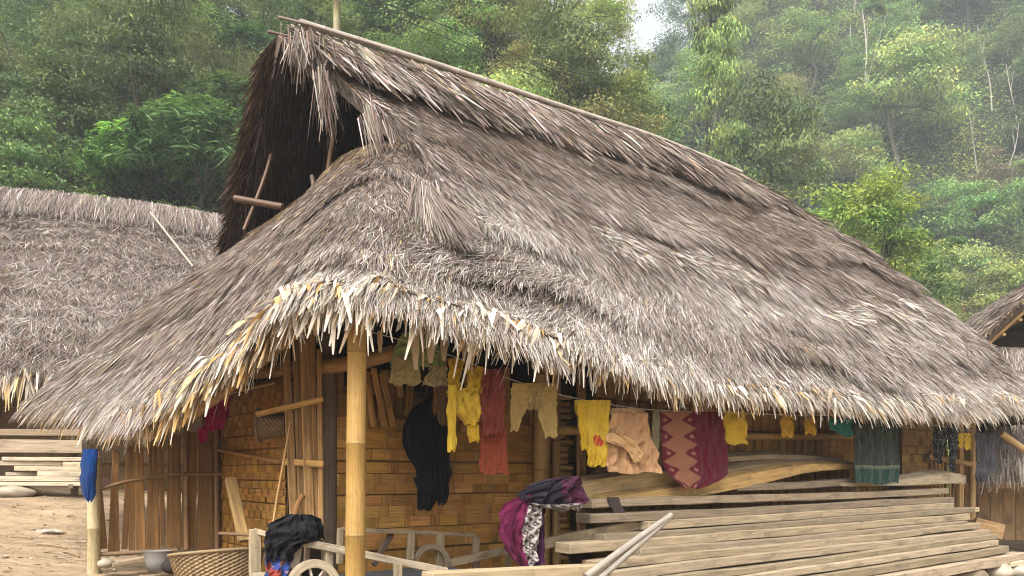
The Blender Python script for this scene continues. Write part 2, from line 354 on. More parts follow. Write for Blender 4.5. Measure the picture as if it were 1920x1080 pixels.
# porch roof under the gable ---------------------------------------------------
BT = np.array([(2.2, 2.0, 4.5), (2.05, 2.1, 4.57), (1.85, 2.25, 4.65), (1.75, 2.5, 4.70), (1.65, 2.8, 4.74), (1.5, 3.2, 4.72), (1.5, 3.7, 4.60), (1.45, 4.2, 4.52), (1.4, 4.7, 4.45), (1.4, 5.0, 4.35), (1.5, 5.2, 4.25)])
BE = np.array([(1.9, .02, 2.06), (.8, -.05, 2.25), (.15, .03, 2.34), (-.2, .5, 2.30), (-.36, 1.25, 2.06), (-.66, 2.35, 1.70), (-.88, 3.3, 1.63), (-1.12, 4.4, 1.74), (-1.35, 5.52, 1.88), (-1.0, 6.6, 1.95), (.2, 7.3, 1.8)])
def SB(u, v):
    u = np.asarray(u, float); v = np.asarray(v, float)
    q = crom(BT, u); e = crom(BE, u); r = q+(e-q)*v[..., None]
    z = r[..., 2]+.10*np.sin(np.pi*v)-.10*sstep(.25, .1, u)*sstep(1., .8, v)
    return W(r[..., 0], r[..., 1], z)
dB = lambda p, u, v: course(p, v, 5, 70, .07)
def wB(u, v, pat, p):
    n = len(u); W6 = np.tile(np.array([.8, 2.5, 3.2, 2.4, .8, .3]), (n, 1))
    W6[:, 5] *= 1+45*sstep(.2, .0, v)*sstep(.2, .3, u); W6[:, 0] *= 1+5*sstep(.2, .0, v)
    W6[:, 1] *= 1+1.2*sstep(.5, .1, v); lo = sstep(.45, .9, v); W6[:, 3] *= 1+.6*lo; W6[:, 4] *= 1+1.5*lo
    ev = sstep(.84, 1, v)*sstep(.75, .35, u); W6[:, 4] *= 1+5*ev; W6[:, 5] *= 1+3*ev; W6[:, 3] *= 1+ev
    dk = np.clip((pat-.56)*9, 0, 1); W6[:, 0] *= 1+2*dk; W6[:, 1] *= 1+dk
    lt = np.clip((.45-pat)*9, 0, 1); W6[:, 4] *= 1+2.5*lt
    return W6
# back slope and right hip ----------------------------------------------------------
def SD(u, v):
    u = np.asarray(u, float); v = np.asarray(v, float)
    aL = np.interp(v, [0, .1, .3, .5, .62, 1], [.85, .85, .85, .88, .95, 1.3]); aR = 9.6+3.3*v; a = aL+(aR-aL)*u
    zr = ipc(RD, np.clip(a, .5, 9.6)); return W(a, 3.6+3.7*v, zr+(1.7-zr)*v+.08*np.sin(np.pi*v))
dD = lambda p, u, v: course(p, v, 9, 90, .07)
CE = np.array([(12.9, 0, 1.98), (13.4, 1.0, 1.95), (13.7, 2.4, 1.9), (13.7, 4.0, 1.85), (13.4, 6.0, 1.8), (12.9, 7.3, 1.75)])
def SCp(u, v):
    u = np.asarray(u, float); v = np.asarray(v, float); e = crom(CE, u); tp = np.stack([9.55+0*u, 3.6-.1+.2*u, 6.34+0*u], -1)
    r = tp+(e-tp)*v[..., None]; return W(r[..., 0], r[..., 1], r[..., 2]+.35*np.sin(np.pi*v))
dC = lambda p, u, v: course(p, v, 9, 95, .07)

hut = thing('thatched_hut', W(3, 2, 0.2), 'large bamboo hut with a high weathered thatched roof filling the middle', 'hut')
TM = [M['thatch'], M['thatch_base']]
mb, SA2 = slope_obj(SA, dA, 270000, L=(.14, .40), wd=(.004, .011), wts=wA, grid=(170, 150), spread=.22, lift=.026, vmax=.985)
_, SB2 = slope_obj(SB, dB, 160000, L=(.14, .42), wd=(.004, .010), wts=wB, grid=(130, 100), spread=.17, lift=.022, mb=mb, vmax=.985)
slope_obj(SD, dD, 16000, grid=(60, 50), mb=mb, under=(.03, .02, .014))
slope_obj(SCp, dC, 12000, grid=(40, 50), mb=mb)
def extra(mb, S, u, v, L, w, turn, lift, wts, droop, tup=None, sp=.15, mi=0, cf=1):
    n = len(u); p, t, nn = frame(S, u, v)
    if tup is not None: t = nrm(np.tile(np.asarray(tup, float), (n, 1))+.0*t)
    blades(mb, p, t, nn, L, w, turn+sp*rng.standard_normal(n), lift, blade_cols(n, np.tile(np.asarray(wts, float), (n, 1)))*cf, droop, mi=mi)
R = rng.random
# ragged verge of the front slope (stalks sweeping past the edge) and of the back slope
n = 7000; v = R(n)**.8*.80
extra(mb, SA2, R(n)**2*.03, v, .10+.22*R(n), .006+.009*R(n), .05+.2*R(n), .03+.05*R(n), (1.2, 2.2, 3, 2.6, 1.2, .1), .05+.15*R(n))
n = 5000; v = R(n)*.66
extra(mb, SD, R(n)**2*.02, v, .15+.3*R(n), .006+.010*R(n), .2+.5*R(n), .02+.04*R(n), (6, 3, .6, .1, .0, .3), .05+.2*R(n), cf=np.array([.75, .6, .5]))
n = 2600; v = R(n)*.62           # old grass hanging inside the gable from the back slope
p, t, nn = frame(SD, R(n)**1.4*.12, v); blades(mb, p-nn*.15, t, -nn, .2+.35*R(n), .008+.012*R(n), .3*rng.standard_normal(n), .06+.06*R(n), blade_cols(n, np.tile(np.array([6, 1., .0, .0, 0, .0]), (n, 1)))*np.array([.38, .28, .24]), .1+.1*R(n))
# hanging wisps at the gable's top, under the front verge
def hang(mb, c, sx, n, L, w, wts, dirz=(0, 0, -1), sp=.12):
    p = c+rng.standard_normal((n, 3))*sx; t = nrm(np.tile(np.asarray(dirz, float), (n, 1))+sp*rng.standard_normal((n, 3)))
    nn = nrm(np.cross(t, np.tile([.3, .2, .9], (n, 1))+.3*rng.standard_normal((n, 3))))
    blades(mb, p, t, nn, L[0]+(L[1]-L[0])*R(n), w[0]+(w[1]-w[0])*R(n), 0*R(n), .02*R(n), blade_cols(n, np.tile(np.asarray(wts, float), (n, 1))), 0*R(n))
hang(mb, px(606, 150, 8.3), np.array([.05, .12, .10]), 110, (.25, .6), (.007, .014), (1, 2, 3, 2, .6, .1), (.05, 0, -1), .10)
hang(mb, px(570, 75, 8.6), np.array([.10, .12, .05]), 220, (.2, .4), (.007, .014), (.8, 2, 3, 3, 1.2, .1), (.02, 0, -1), .2)
hang(mb, px(690, 215, 7.9), np.array([.06, .1, .08]), 70, (.3, .6), (.008, .014), (.5, 2, 3, 3, 1, .1), (.28, -.1, -1), .08)
# the pale tuft where the verge meets the porch roof
c0 = px(782, 338, 6.98)
n = 2600; q = R(n)
p = c0+np.outer(q, px(850, 395, 6.85)-c0)*.5+rng.standard_normal((n, 3))*.02
t = nrm(np.array([.05, -.45, -1.])+np.outer(q, [.55, 0, .15])+.07*rng.standard_normal((n, 3)))
blades(mb, p, t, np.tile(nrm(np.array([-.3, -.8, .45])), (n, 1)), .40+.35*R(n), .005+.007*R(n), .09*rng.standard_normal(n), .02+.05*R(n), blade_cols(n, np.tile(np.array([.4, 1, 2.5, 5, 1.6, 0]), (n, 1)))*.85, .05*R(n))
# ridge cap: darker thatch folded over the ridge, in ragged bunches
n = 15000; u = R(n); v = .015+.06*R(n)*(1+1.5*vn(v3(u*22, 0), 4)); p, t, nn = frame(SA, u, v)
blades(mb, p+nn*((.10+.07*R(n))*sstep(1.02, .75, u)+.02)[:, None], t, nn, .25+.5*R(n), .01+.018*R(n), .25*rng.standard_normal(n)+.5*(vn(v3(u*40, 3), 2)-.5), .02+.07*R(n)*vn(v3(u*60, 8), 2), blade_cols(n, np.where((vn(v3(u*14, 1), 6) > .5)[:, None], np.array([2.5, 3, 2.2, 1.2, .35, .1]), np.array([.7, 1.6, 2.6, 2.6, 1.1, .1]))), .03+.06*R(n))
n = 3000; p, t, nn = frame(SD, R(n), .01+.08*R(n)); blades(mb, p+nn*.1, t, nn, .3+.4*R(n), .01+.015*R(n), .2*rng.standard_normal(n), .02+.03*R(n), blade_cols(n, np.tile(np.array([2., 3, 2, 1, .2, .1]), (n, 1))), 0*R(n))
n = 9000; u = .40+.5*R(n); v = .735+.035*rng.standard_normal(n)-.05*np.sin(u*9); k = vn(W(u*9, v*5, 0*u)*1.7, 61)+.25*R(n) > .62; u, v = u[k], v[k]; n = len(u)
extra(mb, SA2, u, v, .12+.22*R(n), .009+.012*R(n), 0*u, .02+.05*R(n), (0, .2, 1, 2, 6, .5), 0*u, sp=.4)
n = 3500; u = .22+.25*R(n); v = .60+.03*rng.standard_normal(n)+.1*(u-.3); k = vn(W(u*9, v*5, 0*u)*1.7, 62)+.2*R(n) > .6; u, v = u[k], v[k]; n = len(u)
extra(mb, SA2, u, v, .12+.2*R(n), .008+.01*R(n), 0*u, .02+.05*R(n), (0, .5, 1, 3, 5, .2), 0*u, sp=.5)
mb.build('thatch_roof', TM, hut)

# broad leaf fringe along the eaves --------------------------------------------------
mb = MB()
CRE = np.array([(.78, .70, .57), (.62, .53, .41), (.66, .46, .22), (.55, .33, .12), (.30, .2, .12), (.40, .33, .26)])
def fringe(mb, S, u, L, w, wts, out=.0, dz=.5, v0=.965, sp=.22):
    n = len(u); p, t, nn = frame(S, u, np.full(n, v0)+(1-v0)*R(n)); wts = np.asarray(wts, float)
    cw = np.cumsum(wts/wts.sum(-1, keepdims=True), -1); cw = np.tile(cw, (n, 1)) if cw.ndim == 1 else cw
    k = (R((n, 1)) > cw[:, :-1]).sum(1); col = np.clip(CRE[k]*(1+.15*rng.standard_normal((n, 1))), .02, .95)
    p = p-nn*(.13*R(n)[:, None])
    blades(mb, p, t, nn, L, w, sp*rng.standard_normal(n), .05*rng.standard_normal(n), col, dz*L*(.3+1.0*R(n)), tip=.12)
n = 5200; u = R(n); fringe(mb, SA2, u, .08+.19*R(n)**1.5, .014+.024*R(n), (4.5, 3.4, 1.2, .8, .5, 1.4), dz=.5)
n = 420; u = .17*R(n); fringe(mb, SA2, u, .08+.28*R(n)**2.5, .022+.028*R(n), (5, 2.5, .5, .4, .3, 1), dz=.75)
n = 2000; u = .72*R(n)+.2; wt = np.where((u < .52)[:, None], np.array([2.5, 3, 2., 1.5, .8, 1.4]), np.array([.5, 1.2, 1.5, 1.6, 2.2, 3]))
fringe(mb, SB2, u, .10+.18*R(n), .014+.024*R(n), wt, dz=.5)
n = 330; u = .17+.22*R(n); fringe(mb, SB2, u, .10+.27*R(n)**2.2, .024+.034*R(n), (4, 3, .6, .4, .4, 1.2), dz=.7, sp=.3)
n = 900; u = .32+.2*R(n); fringe(mb, SB2, u, .14+.2*R(n), .026+.04*R(n), (2.5, 2, 3.5, 2, .2, .4), dz=.6, v0=.88, sp=.2)
for x, y, L, wd in ((778, 620, .55, .06), (792, 615, .6, .05), (806, 615, .5, .075), (832, 625, .4, .06), (856, 612, .22, .09), (884, 640, .5, .035), (946, 625, .45, .03), (712, 620, .3, .06), (870, 640, .3, .04)):
    n = 1; q = pb(x, y, .12)[None]; blades(mb, q, np.array([[.02, 0, -1.]]), np.array([[-.5, -.85, .05]]), np.array([L*.55]), np.array([wd]), np.zeros(1), np.zeros(1), np.array([[.5, .36, .22]])*(.8+.5*R(1)[:, None]), np.zeros(1))
mb.build('eave_fringe', M['fringe'], hut)
# ridge pole -----------------------------------------------------------------------
mb = MB(); mb.tube(W([1.05, 3, 5, 7, 9.2], [3.45]*5, [6.20, 6.30, 6.36, 6.43, 6.39]), .042, 8, (.42, .36, .30), nodes=.45); mb.build('ridge_pole', M['bamboo'], hut)
mb = MB()
mb.tube(W([.78, 1.2, 2.2], [3.75]*3, [6.14, 6.18, 6.22]), .018, 6, (.2, .14, .1)); mb.tube(W([.74, 1.1, 2.0], [3.3]*3, [6.08, 6.12, 6.17]), .016, 6, (.3, .24, .19))
mb.build('ridge_stick', M['bamboo'], hut)
mb = MB(); mb.tube([px(527, 205, 9.6), px(500, 320, 9.4), px(457, 432, 9.2)], .022, 7, (.11, .055, .028), nodes=.4); mb.build('gable_brace', M['bamboo'], hut)
mb = MB(); mb.tube([px(440, 372, 9.3), px(530, 388, 9.2)], .042, 9, (.10, .05, .025)); mb.build('tie_log', M['bamboo'], hut)
mb = MB(); mb.tube([px(600, 420, 9.4), px(585, 330, 9.6)], .03, 8, (.16, .11, .08)); mb.tube([px(640, 150, 9.7), px(600, 420, 9.4)], .03, 6, (.2, .12, .07)); mb.build('gable_strut', M['bamboo'], hut)
# ------------------------------------------------------------------ the hut's timber and walls
def up3(p, z): p = np.array(p, float); p[2] = z; return p
def post(mb, x, y, b, z0, z1, r, col, nodes=.5, seed=0, lean=(0, 0)):
    q = pb(x, y, b); mb.tube([np.array([q[0], q[1], z0]), np.array([q[0]+lean[0], q[1]+lean[1], z1])], r, 14, col, seed, nodes)
BAM = (.62, .40, .13); ORG = (.47, .255, .075); BRN = (.27, .145, .05); GRY = (.42, .33, .22)
mb = MB(); q = pb(667, 830, .2); mb.tube([(q[0]-.01, q[1], -.77), (q[0], q[1], .9), (q[0]+.012, q[1]+.01, 2.40)], [.078, .074, .07], 20, (.39, .235, .065), 3, .63); mb.build('corner_post', M['bamboo'], hut)
mb = MB(); q = px(176, 1000, 7.72); mb.tube([(q[0], q[1], -.25), (q[0], q[1], 1.18)], .062, 14, (.50, .40, .22), 5, .55); mb.build('porch_post', M['bamboo'], hut)
def weave(mb, O, U, V, nn, wdt, hgt, ch, cw, base, seed, top=None, gap=.12):
    """plaited bamboo: wide strips over and under, each visible piece a slightly bulged patch"""
    g = np.random.default_rng(seed); O, U, V = np.asarray(O, float), nrm(np.asarray(U, float)), np.asarray(V, float); nr = int(hgt/ch); back = O-nn*.02
    mb.add([back, back+U*wdt, back+U*wdt+V*hgt, back+V*hgt], [[0, 1, 2, 3]], (.20, .105, .03))
    for i in range(nr):
        u = -cw*3+(i % 3)*cw*1.0+.1*cw*g.standard_normal(); z = i*ch+.08*ch*g.standard_normal()
        while u < wdt:
            horiz = True
            for horiz in (True, False):
                wd = cw*2*(1+.08*g.standard_normal()) if horiz else cw*(1+.1*g.standard_normal())
                a0, a1 = max(u, 0), min(u+wd, wdt); u += wd
                if a1-a0 < .01: continue
                e = .0015; h = ch*(1.0-gap*.5*g.random()); rs = ch/.105; lf = (.006 if horiz else .002)*rs
                s = np.array([a0+e, (a0+a1)/2, a1-e]); t = np.array([z+e, z+h/2, z+h]); bul = np.array([[0, .3, 0], [.6, 1, .6], [0, .3, 0]])*(.007 if horiz else .004)*rs
                tl = (g.random()-.5)*.006*rs
                P = O+s[None, :, None]*U+t[:, None, None]*V+nn*(lf+bul+tl)[..., None]
                if top is not None and z+h > top((a0+a1)/2): continue
                c = np.array(base)*(1+.13*g.standard_normal())*(1 if horiz else .88)*np.array([1, 1+.05*g.standard_normal(), 1+.12*g.standard_normal()])
                k = g.random()*40; ss, tt = np.meshgrid(s, t); wv = np.stack([ss+k, tt+k, 0*ss], -1) if horiz else np.stack([tt+k, ss+k, 0*ss], -1)
                mb.grid(P, np.clip(c, .02, .8), wv)
nF = np.array([.6, -.8, 0.])        # front wall faces the camera side
U3 = np.array([.8, .6, 0.]); Z3 = np.array([0, 0, 1.])
mb = MB(); weave(mb, W(.50, 1.5, -.35), U3, Z3, nF, 2.95, 2.1, .105, .105, (.46, .235, .06), 1, top=lambda u: 1.9 if u < .5 else 2.02-.1*math.sin(u*3), gap=.05); mb.build('woven_wall', M['split'], hut)
mb = MB(); g = np.random.default_rng(3)                      # upright slats above the plaited panel
for i, x in enumerate(np.concatenate([np.arange(625, 745, 15), np.arange(748, 850, 17), np.arange(855, 1060, 24)])):
    yt = 700+14*g.standard_normal() if x < 745 else 690+18*g.standard_normal() if x < 855 else 705+20*g.standard_normal(); yb = 775+10*g.standard_normal(); bb = 1.50+.03*g.standard_normal()
    if g.random() < .12: continue
    mb.bar(pb(x+5*g.standard_normal(), yt, bb), pb(x, yb+25, bb), .055+.04*g.random(), .014, nF, np.array((.42, .22, .07))*(1+.2*g.standard_normal()), i)
for (x0, y0, x1, y1) in ((700, 690, 722, 800), (716, 700, 738, 800), (690, 720, 700, 800), (745, 690, 752, 745)): mb.bar(pb(x0, y0, 1.42), pb(x1, y1, 1.42), .06, .015, nF, (.46, .25, .08), x0)
mb.build('upright_slats', M['split'], hut)
mb = MB(); post(mb, 1016, 900, 1.38, -.5, 2.6, .09, (.46, .28, .10), .5, 4); mb.build('wall_post', M['bamboo'], hut)
mb = MB(); post(mb, 1043, 900, 1.40, -.5, 2.5, .05, (.48, .30, .11), .35, 8); mb.build('wall_post', M['bamboo'], hut)
mb = MB(); g = np.random.default_rng(9)                     # stubs of plaiting that end at the post
for i in range(26):
    y = 745+i*12; mb.bar(pb(1044, y, 1.36), pb(1060+14*g.random(), y+1, 1.36), .045, .012, nF, np.array((.50, .30, .11))*(1+.15*g.standard_normal()), i)
mb.build('plaiting_ends', M['split'], hut)
mb = MB(); a0 = 3.6; weave(mb, W(a0, 1.25, -.5), U3, Z3, nF, 8.4, 2.7, .26, .06, (.40, .215, .06), 2, gap=.03); mb.build('side_wall', M['split'], hut)
mb = MB(); mb.tube([pb(1045, 806, 1.12), pb(1400, 818, 1.12), pb(1830, 817, 1.12)], .05, 12, (.58, .36, .12), 2, .5); mb.build('wall_rail', M['bamboo'], hut)
for x, w_ in ((1090, .05), (1235, .05)):
    mb = MB(); mb.bar(pb(x, 700, 1.1), pb(x, 1000, 1.1), .1, .05, nF, (.36, .21, .08), x); mb.build('wall_stud', M['old'], hut)
# right-hand corner of the hut
mb = MB(); post(mb, 1823, 900, .75, -.6, 2.5, .05, (.48, .31, .13), .45, 6); mb.build('corner_pole', M['bamboo'], hut)
mb = MB(); mb.bar(pb(1801, 770, .78), pb(1801, 1010, .78), .16, .05, nF, (.52, .33, .13), 7); mb.build('corner_board', M['split'], hut)
mb = MB(); g = np.random.default_rng(4)
for i, x in enumerate(range(1746, 1800, 7)): mb.bar(pb(x+2, 845, .85), pb(x, 990, .85), .05, .012, nF, np.array((.47, .29, .11))*(1+.15*g.standard_normal()), i)
mb.bar(pb(1742, 856, .80), pb(1830, 872, .72), .085, .03, nF, (.50, .33, .14), 3); mb.build('slat_panel', M['split'], hut)
mb = MB(); weave(mb, pb(1690, 960, .9), U3, Z3, nF, 1.2, 2.0, .13, .13, (.46, .29, .11), 6); mb.build('corner_panel', M['split'], hut)
# left porch: upright split-bamboo partition
mb = MB(); g = np.random.default_rng(6); A, B = px(186, 1037, 7.85), px(414, 1022, 8.55); us = nrm((B-A)*np.array([1, 1, 0])); x = 0; L = np.linalg.norm((B-A)[:2]); ns = np.array([us[1], -us[0], 0])
while x < L:
    wd = .045+.06*g.random(); p = A+us*(x+wd/2); p[2] = .19+.03*g.standard_normal(); t = up3(p, 1.22+.35*x/L)+us*.03*g.standard_normal()
    mb.bar(p, t, wd, .016, ns, np.array((.25, .13, .045))*(1+.3*g.standard_normal()), int(x*100), wob=.005); x += wd+(.012 if g.random() < .22 else .001)
mb.build('slat_wall', M['split'], hut)
mb = MB(); o_ = ns*.05
mb.tube(crom([px(187, 917, 7.8)+o_, px(240, 902, 7.95)+o_, px(320, 890, 8.2)+o_, px(420, 889, 8.5)+o_], np.linspace(0, 1, 9)), .02, 7, (.22, .12, .05), nodes=.3)
mb.build('wall_binding', M['bamboo'], hut)
mb = MB(); mb.tube([px(186, 1039, 7.8)+o_, px(330, 1031, 8.2)+o_], .024, 7, (.26, .17, .09)); mb.build('bottom_rail', M['bamboo'], hut)
for x in (345, 402):
    mb = MB(); Y = 7.85+(x-186)/228*.7; mb.tube([px(x, 800, Y)+o_*1.4, px(x+2, 1030, Y)+o_*1.4], .03, 8, (.24, .13, .05), nodes=.4); mb.build('wall_upright', M['bamboo'], hut)
# end wall: mat hung behind the cart, dark corner post, beams
A, B = px(416, 1010, 8.5), px(536, 1010, 7.1); U_ = nrm((B-A)*np.array([1, 1, 0])); n_ = np.array([-U_[1], U_[0], 0]); n_ = n_ if n_[1] < 0 else -n_
mb = MB(); weave(mb, up3(A, -.1), U_, Z3, n_, np.linalg.norm((B-A)[:2]), 2.02, .075, .06, (.40, .195, .042), 11, gap=.05); mb.build('end_mat', M['split'], hut)
mb = MB(); mb.tube([px(416, 843, 8.46)+n_*.05, px(535, 866, 7.1)+n_*.05], .02, 6, (.38, .2, .07)); mb.build('mat_batten', M['bamboo'], hut)
mb = MB(); post(mb, 617, 850, 1.52, -.4, 3., .07, (.14, .10, .065), 0, 2); mb.build('house_post', M['old'], hut)
mb = MB(); mb.tube([px(440, 700, 7.6), px(640, 684, 6.9), px(740, 660, 6.9)], .07, 10, (.34, .19, .07), nodes=.5); mb.build('beam', M['bamboo'], hut)
mb = MB(); mb.tube([W(.1, .35, 2.45), W(5, .4, 2.05), W(12.3, .45, 2.3)], .05, 10, (.36, .22, .09), nodes=.5); mb.build('eave_beam', M['bamboo'], hut)
mb = MB(); mb.tube([W(.2, .4, 2.42), W(-.5, 2.3, 1.5), W(-.8, 4.2, 1.42)], .05, 10, (.36, .22, .09), nodes=.5); mb.build('porch_beam', M['bamboo'], hut)
mb = MB()
for k in range(9):
    t = k/8; e = crom(BE[3:7], t); q = crom(BT[3:7], t); d_ = .12; mb.tube([W(*(q*(1-.02)+e*.02))-np.array([0, 0, .25]), W(*(q*.06+e*.94))-np.array([0, 0, .3])], .028, 6, (.40, .24, .1))
mb.build('porch_rafters', M['bamboo'], hut)
mb = MB()
for k in range(14):
    a = 1.9+k*.8; mb.tube([W(min(a, 9.4), 3.4, 6.0), W(a, .15, float(ipc(EV, a))-.12)], .032, 6, (.26, .15, .07))
mb.build('rafters', M['bamboo'], hut)
for nm, O, U_, wd in (('back_wall', W(12, 6.5, -.6), -U3, 11.2), ('end_wall', W(12, 1.2, -.6), np.array([-.6, .8, 0]), 5.3)):
    mb = MB(); weave(mb, O, U_, Z3, -np.cross(U_, Z3) if nm == 'back_wall' else np.array([.8, .6, 0]), wd, 3.0, .3, .3, (.36, .2, .07), 20); mb.build(nm, M['split'], hut)
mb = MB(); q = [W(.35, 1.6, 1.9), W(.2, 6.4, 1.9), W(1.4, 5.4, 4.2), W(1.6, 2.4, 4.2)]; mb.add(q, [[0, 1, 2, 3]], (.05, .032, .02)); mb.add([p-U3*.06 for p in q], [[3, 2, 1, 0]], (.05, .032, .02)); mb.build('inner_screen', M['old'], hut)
# cross pieces tied to the leaning slats
mb = MB(); mb.bar(px(480, 777, 6.85), px(606, 748, 6.72), .05, .02, nF, (.50, .29, .09), 1); mb.build('cross_batten', M['split'], hut)
mb = MB(); mb.bar(px(530, 866, 6.82), px(607, 871, 6.72), .06, .02, nF, (.50, .29, .09), 2); mb.build('cross_batten', M['split'], hut)

# ------------------------------------------------------------------ loose things under the eaves
def bars(name, label, cat, p, q, wd, th, up, col, m='plank', group=None, seed=0, bev=.006, wob=.004, seg=8):
    p, q = np.asarray(p, float), np.asarray(q, float); c = (p+q)/2; mb = MB(); mb.bar(p, q, wd, th, up, col, seed, seg, bev, wob); o = mb.build(name, M[m], None, origin=c); return tag(o, label, cat, group)
SL = [(535, 553, 655, .075), (553, 567, 660, .06), (569, 582, 652, .085), (585, 593, 648, .055), (598, 602, 655, .045)]
SLL = ['wide', 'plain', 'pale', 'thin', 'narrow']
for i, (xt, xb, yt, wd) in enumerate(SL):
    bars('split_bamboo', ['leftmost tall split bamboo slat leaning in the corner beside the plaited mat', 'tall split bamboo slat leaning right of the leftmost corner slat', 'widest tall split bamboo slat in the middle of the leaning corner bundle', 'tall split bamboo slat leaning right of the widest corner slat', 'rightmost tall split bamboo slat leaning next to the dark house post'][i],
         'bamboo slat', px(xb, 1010, 6.7+.05*(i % 2)), px(xt, yt-(25 if i < 4 else 0), 6.9+.05*(i % 2)), wd, .02, nF, np.array((.40, .23, .09))*(.85+.08*i), 'split', 'bamboo slats leaning in the corner', i)
bars('wooden_post', 'short squared timber leaning against the plaited mat above the big basket', 'timber', px(458, 1015, 7.3), px(432, 897, 7.55), .1, .06, nF, (.50, .32, .13), 'plank')
mb = MB(); mb.tube(crom([px(548, 985, 6.6), px(556, 950, 6.65), px(568, 928, 6.7)], np.linspace(0, 1, 7)), [.03]*4+[.026, .022, .02], 7, (.26, .13, .05)); tag(mb.build('bent_stick', M['old'], None, origin=px(556, 950, 6.65)), 'dark bent stick propped behind the black clothes heap', 'stick')
mb = MB(); mb.tube([px(499, 1065, 6.4), px(520, 930, 6.6), px(545, 790, 6.75)], .010, 6, (.42, .24, .09)); tag(mb.build('thin_stick', M['bamboo'], None, origin=px(520, 930, 6.6)), 'thin bamboo stick leaning up the mat left of the black heap', 'stick')
mb = MB(); mb.tube([px(412, 1000, 7.4), px(470, 1003, 6.9)], .018, 6, (.24, .14, .07)); tag(mb.build('short_stick', M['bamboo'], None, origin=px(440, 1001, 7.2)), 'short dark stick lying across the rim behind the big basket', 'stick')

# planks of the stack in front of the wall: (left px, left py, right px, right py, face height, b)
PL = [(1370, 914, 1756, 897, 0.078, .55, 'short upper board ending under the green towel on top of the stack'),
      (1097, 945, 1766, 921, 0.084, .42, 'stack board the purple embroidered scarf lies on'),
      (1094, 973, 1775, 937, 0.075, .36, 'grey board with a pointed left tip just below the scarf board'),
      (1200, 984, 1776, 948, 0.081, .30, 'stained board starting behind the top of the white diagonal pole'),
      (1120, 1009, 1815, 956, 0.072, .24, 'dark blotched board reaching farther right above the pale cut board'),
      (1055, 1030, 1806, 968, 0.078, .18, 'thick board jutting farthest left with a blunt sawn end'),
      (1186, 1037, 1801, 981, 0.084, .12, 'board with a square sawn left end showing behind the white pole'),
      (1106, 1060, 1824, 986, 0.075, .05, 'pale board sixth from the bottom, its left end beside the white pole foot'),
      (1080, 1084, 1843, 997, 0.081, -.02, 'clean pale board fifth from the bottom of the stack'),
      (1080, 1108, 1857, 1006, 0.072, -.09, 'clean pale board fourth from the bottom of the stack'),
      (1080, 1130, 1858, 1017, 0.078, -.15, 'clean pale board third from the bottom of the stack'),
      (1080, 1152, 1876, 1030, 0.084, -.22, 'board second from the bottom with a pale sawn right end'),
      (1080, 1180, 1913, 1044, 0.130, -.32, 'thickest bottom beam of the stack, sticking out farthest right')]
for i, (x0, y0, x1, y1, hgt, b, lab) in enumerate(PL):
    t = i/12; col = np.array((.285, .22, .145))*(1-t)+np.array((.37, .29, .185))*t; col = col*(1+.22*math.sin(i*2.7))*np.array([1, 1+.012*math.sin(i*5.1), 1+.04*math.sin(i*3.3)])
    bars('plank', lab, 'plank', pb(x0, y0, b), pb(x1, y1, b), hgt*(1.1+.08*math.sin(i*4.1)), .22, nF, col, 'plank', 'planks stacked in front of the hut wall', i+3, .008, .02, 16)
bars('plank', 'brownish board slanting up from the wall post into the stack', 'plank', pb(1015, 1020, .35), pb(1250, 972, .33), .10, .06, nF, (.30, .22, .13), 'plank', None, 31)
bars('plank', 'short pale batten end poking out at the right of the stack', 'plank', pb(1790, 962, .45), pb(1833, 955, .45), .075, .06, nF, (.60, .46, .27), 'plank', None, 32)
bars('timber_beam', 'pale squared beam across the bottom edge in front of the cart', 'beam', pb(800, 1094, -.45), pb(1130, 1076, -.45), .16, .16, nF, (.44, .34, .2), 'plank', None, 33)
def ribbon(name, label, cat, pts, wd, th, col, m='plank', seed=0):
    pts = crom(np.array(pts), np.linspace(0, 1, 22)); wd = np.interp(np.linspace(0, 1, 22), np.linspace(0, 1, len(wd)), wd); c = pts.mean(0); mb = MB(); P = np.zeros((22, 4, 3)); back = np.array([-.6, .8, .25])
    for i, p in enumerate(pts):
        P[i] = [p-Z3*wd[i]/2, p+Z3*wd[i]/2, p+Z3*wd[i]/2+back*th, p-Z3*wd[i]/2+back*th]
    ln = np.concatenate([[0], np.cumsum(np.linalg.norm(np.diff(pts, axis=0), axis=1))]); wuv = np.stack(np.broadcast_arrays(ln[:, None], np.array([0, .1, .2, .3])[None], float(seed)), -1)
    mb.grid(P, col, wuv, closed=True, smooth=False); mb.add(P[0], [[0, 1, 2, 3]], col); mb.add(P[-1], [[3, 2, 1, 0]], col); return tag(mb.build(name, M[m], None, origin=c), label, cat)
ribbon('bent_board', 'pale wide board lying under the peach skirt on top of the stack', 'board', [pb(1095, 920, .55), pb(1180, 905, .55), pb(1275, 893, .55)], [.18, .17, .15], .14, (.52, .38, .19), seed=1)
ribbon('bent_board', 'long orange-brown bowed board below the maroon sarong, rising to the right', 'board', [pb(1130, 938, .40), pb(1290, 922, .42), pb(1420, 897, .45), pb(1520, 878, .5), pb(1610, 874, .55)], [.03, .14, .15, .1, .06], .16, (.56, .36, .14), seed=2)
ribbon('bent_board', 'grey bowed board behind the sarong, topmost on the stack', 'board', [pb(1300, 868, .8), pb(1440, 857, .8), pb(1560, 862, .85), pb(1640, 878, .9)], [.06, .06, .055, .04], .18, (.40, .30, .18), seed=3)
ribbon('bent_board', 'brown bowed board just below the topmost grey one', 'board', [pb(1330, 893, .62), pb(1440, 876, .64), pb(1560, 872, .68), pb(1650, 889, .74)], [.07, .08, .06, .04], .2, (.44, .32, .18), seed=4)
ribbon('bent_board', 'dark narrow bent strip under the peach skirt', 'board', [pb(1090, 903, .7), pb(1160, 889, .7), pb(1230, 882, .7)], [.03, .05, .03], .1, (.28, .2, .11), seed=6)
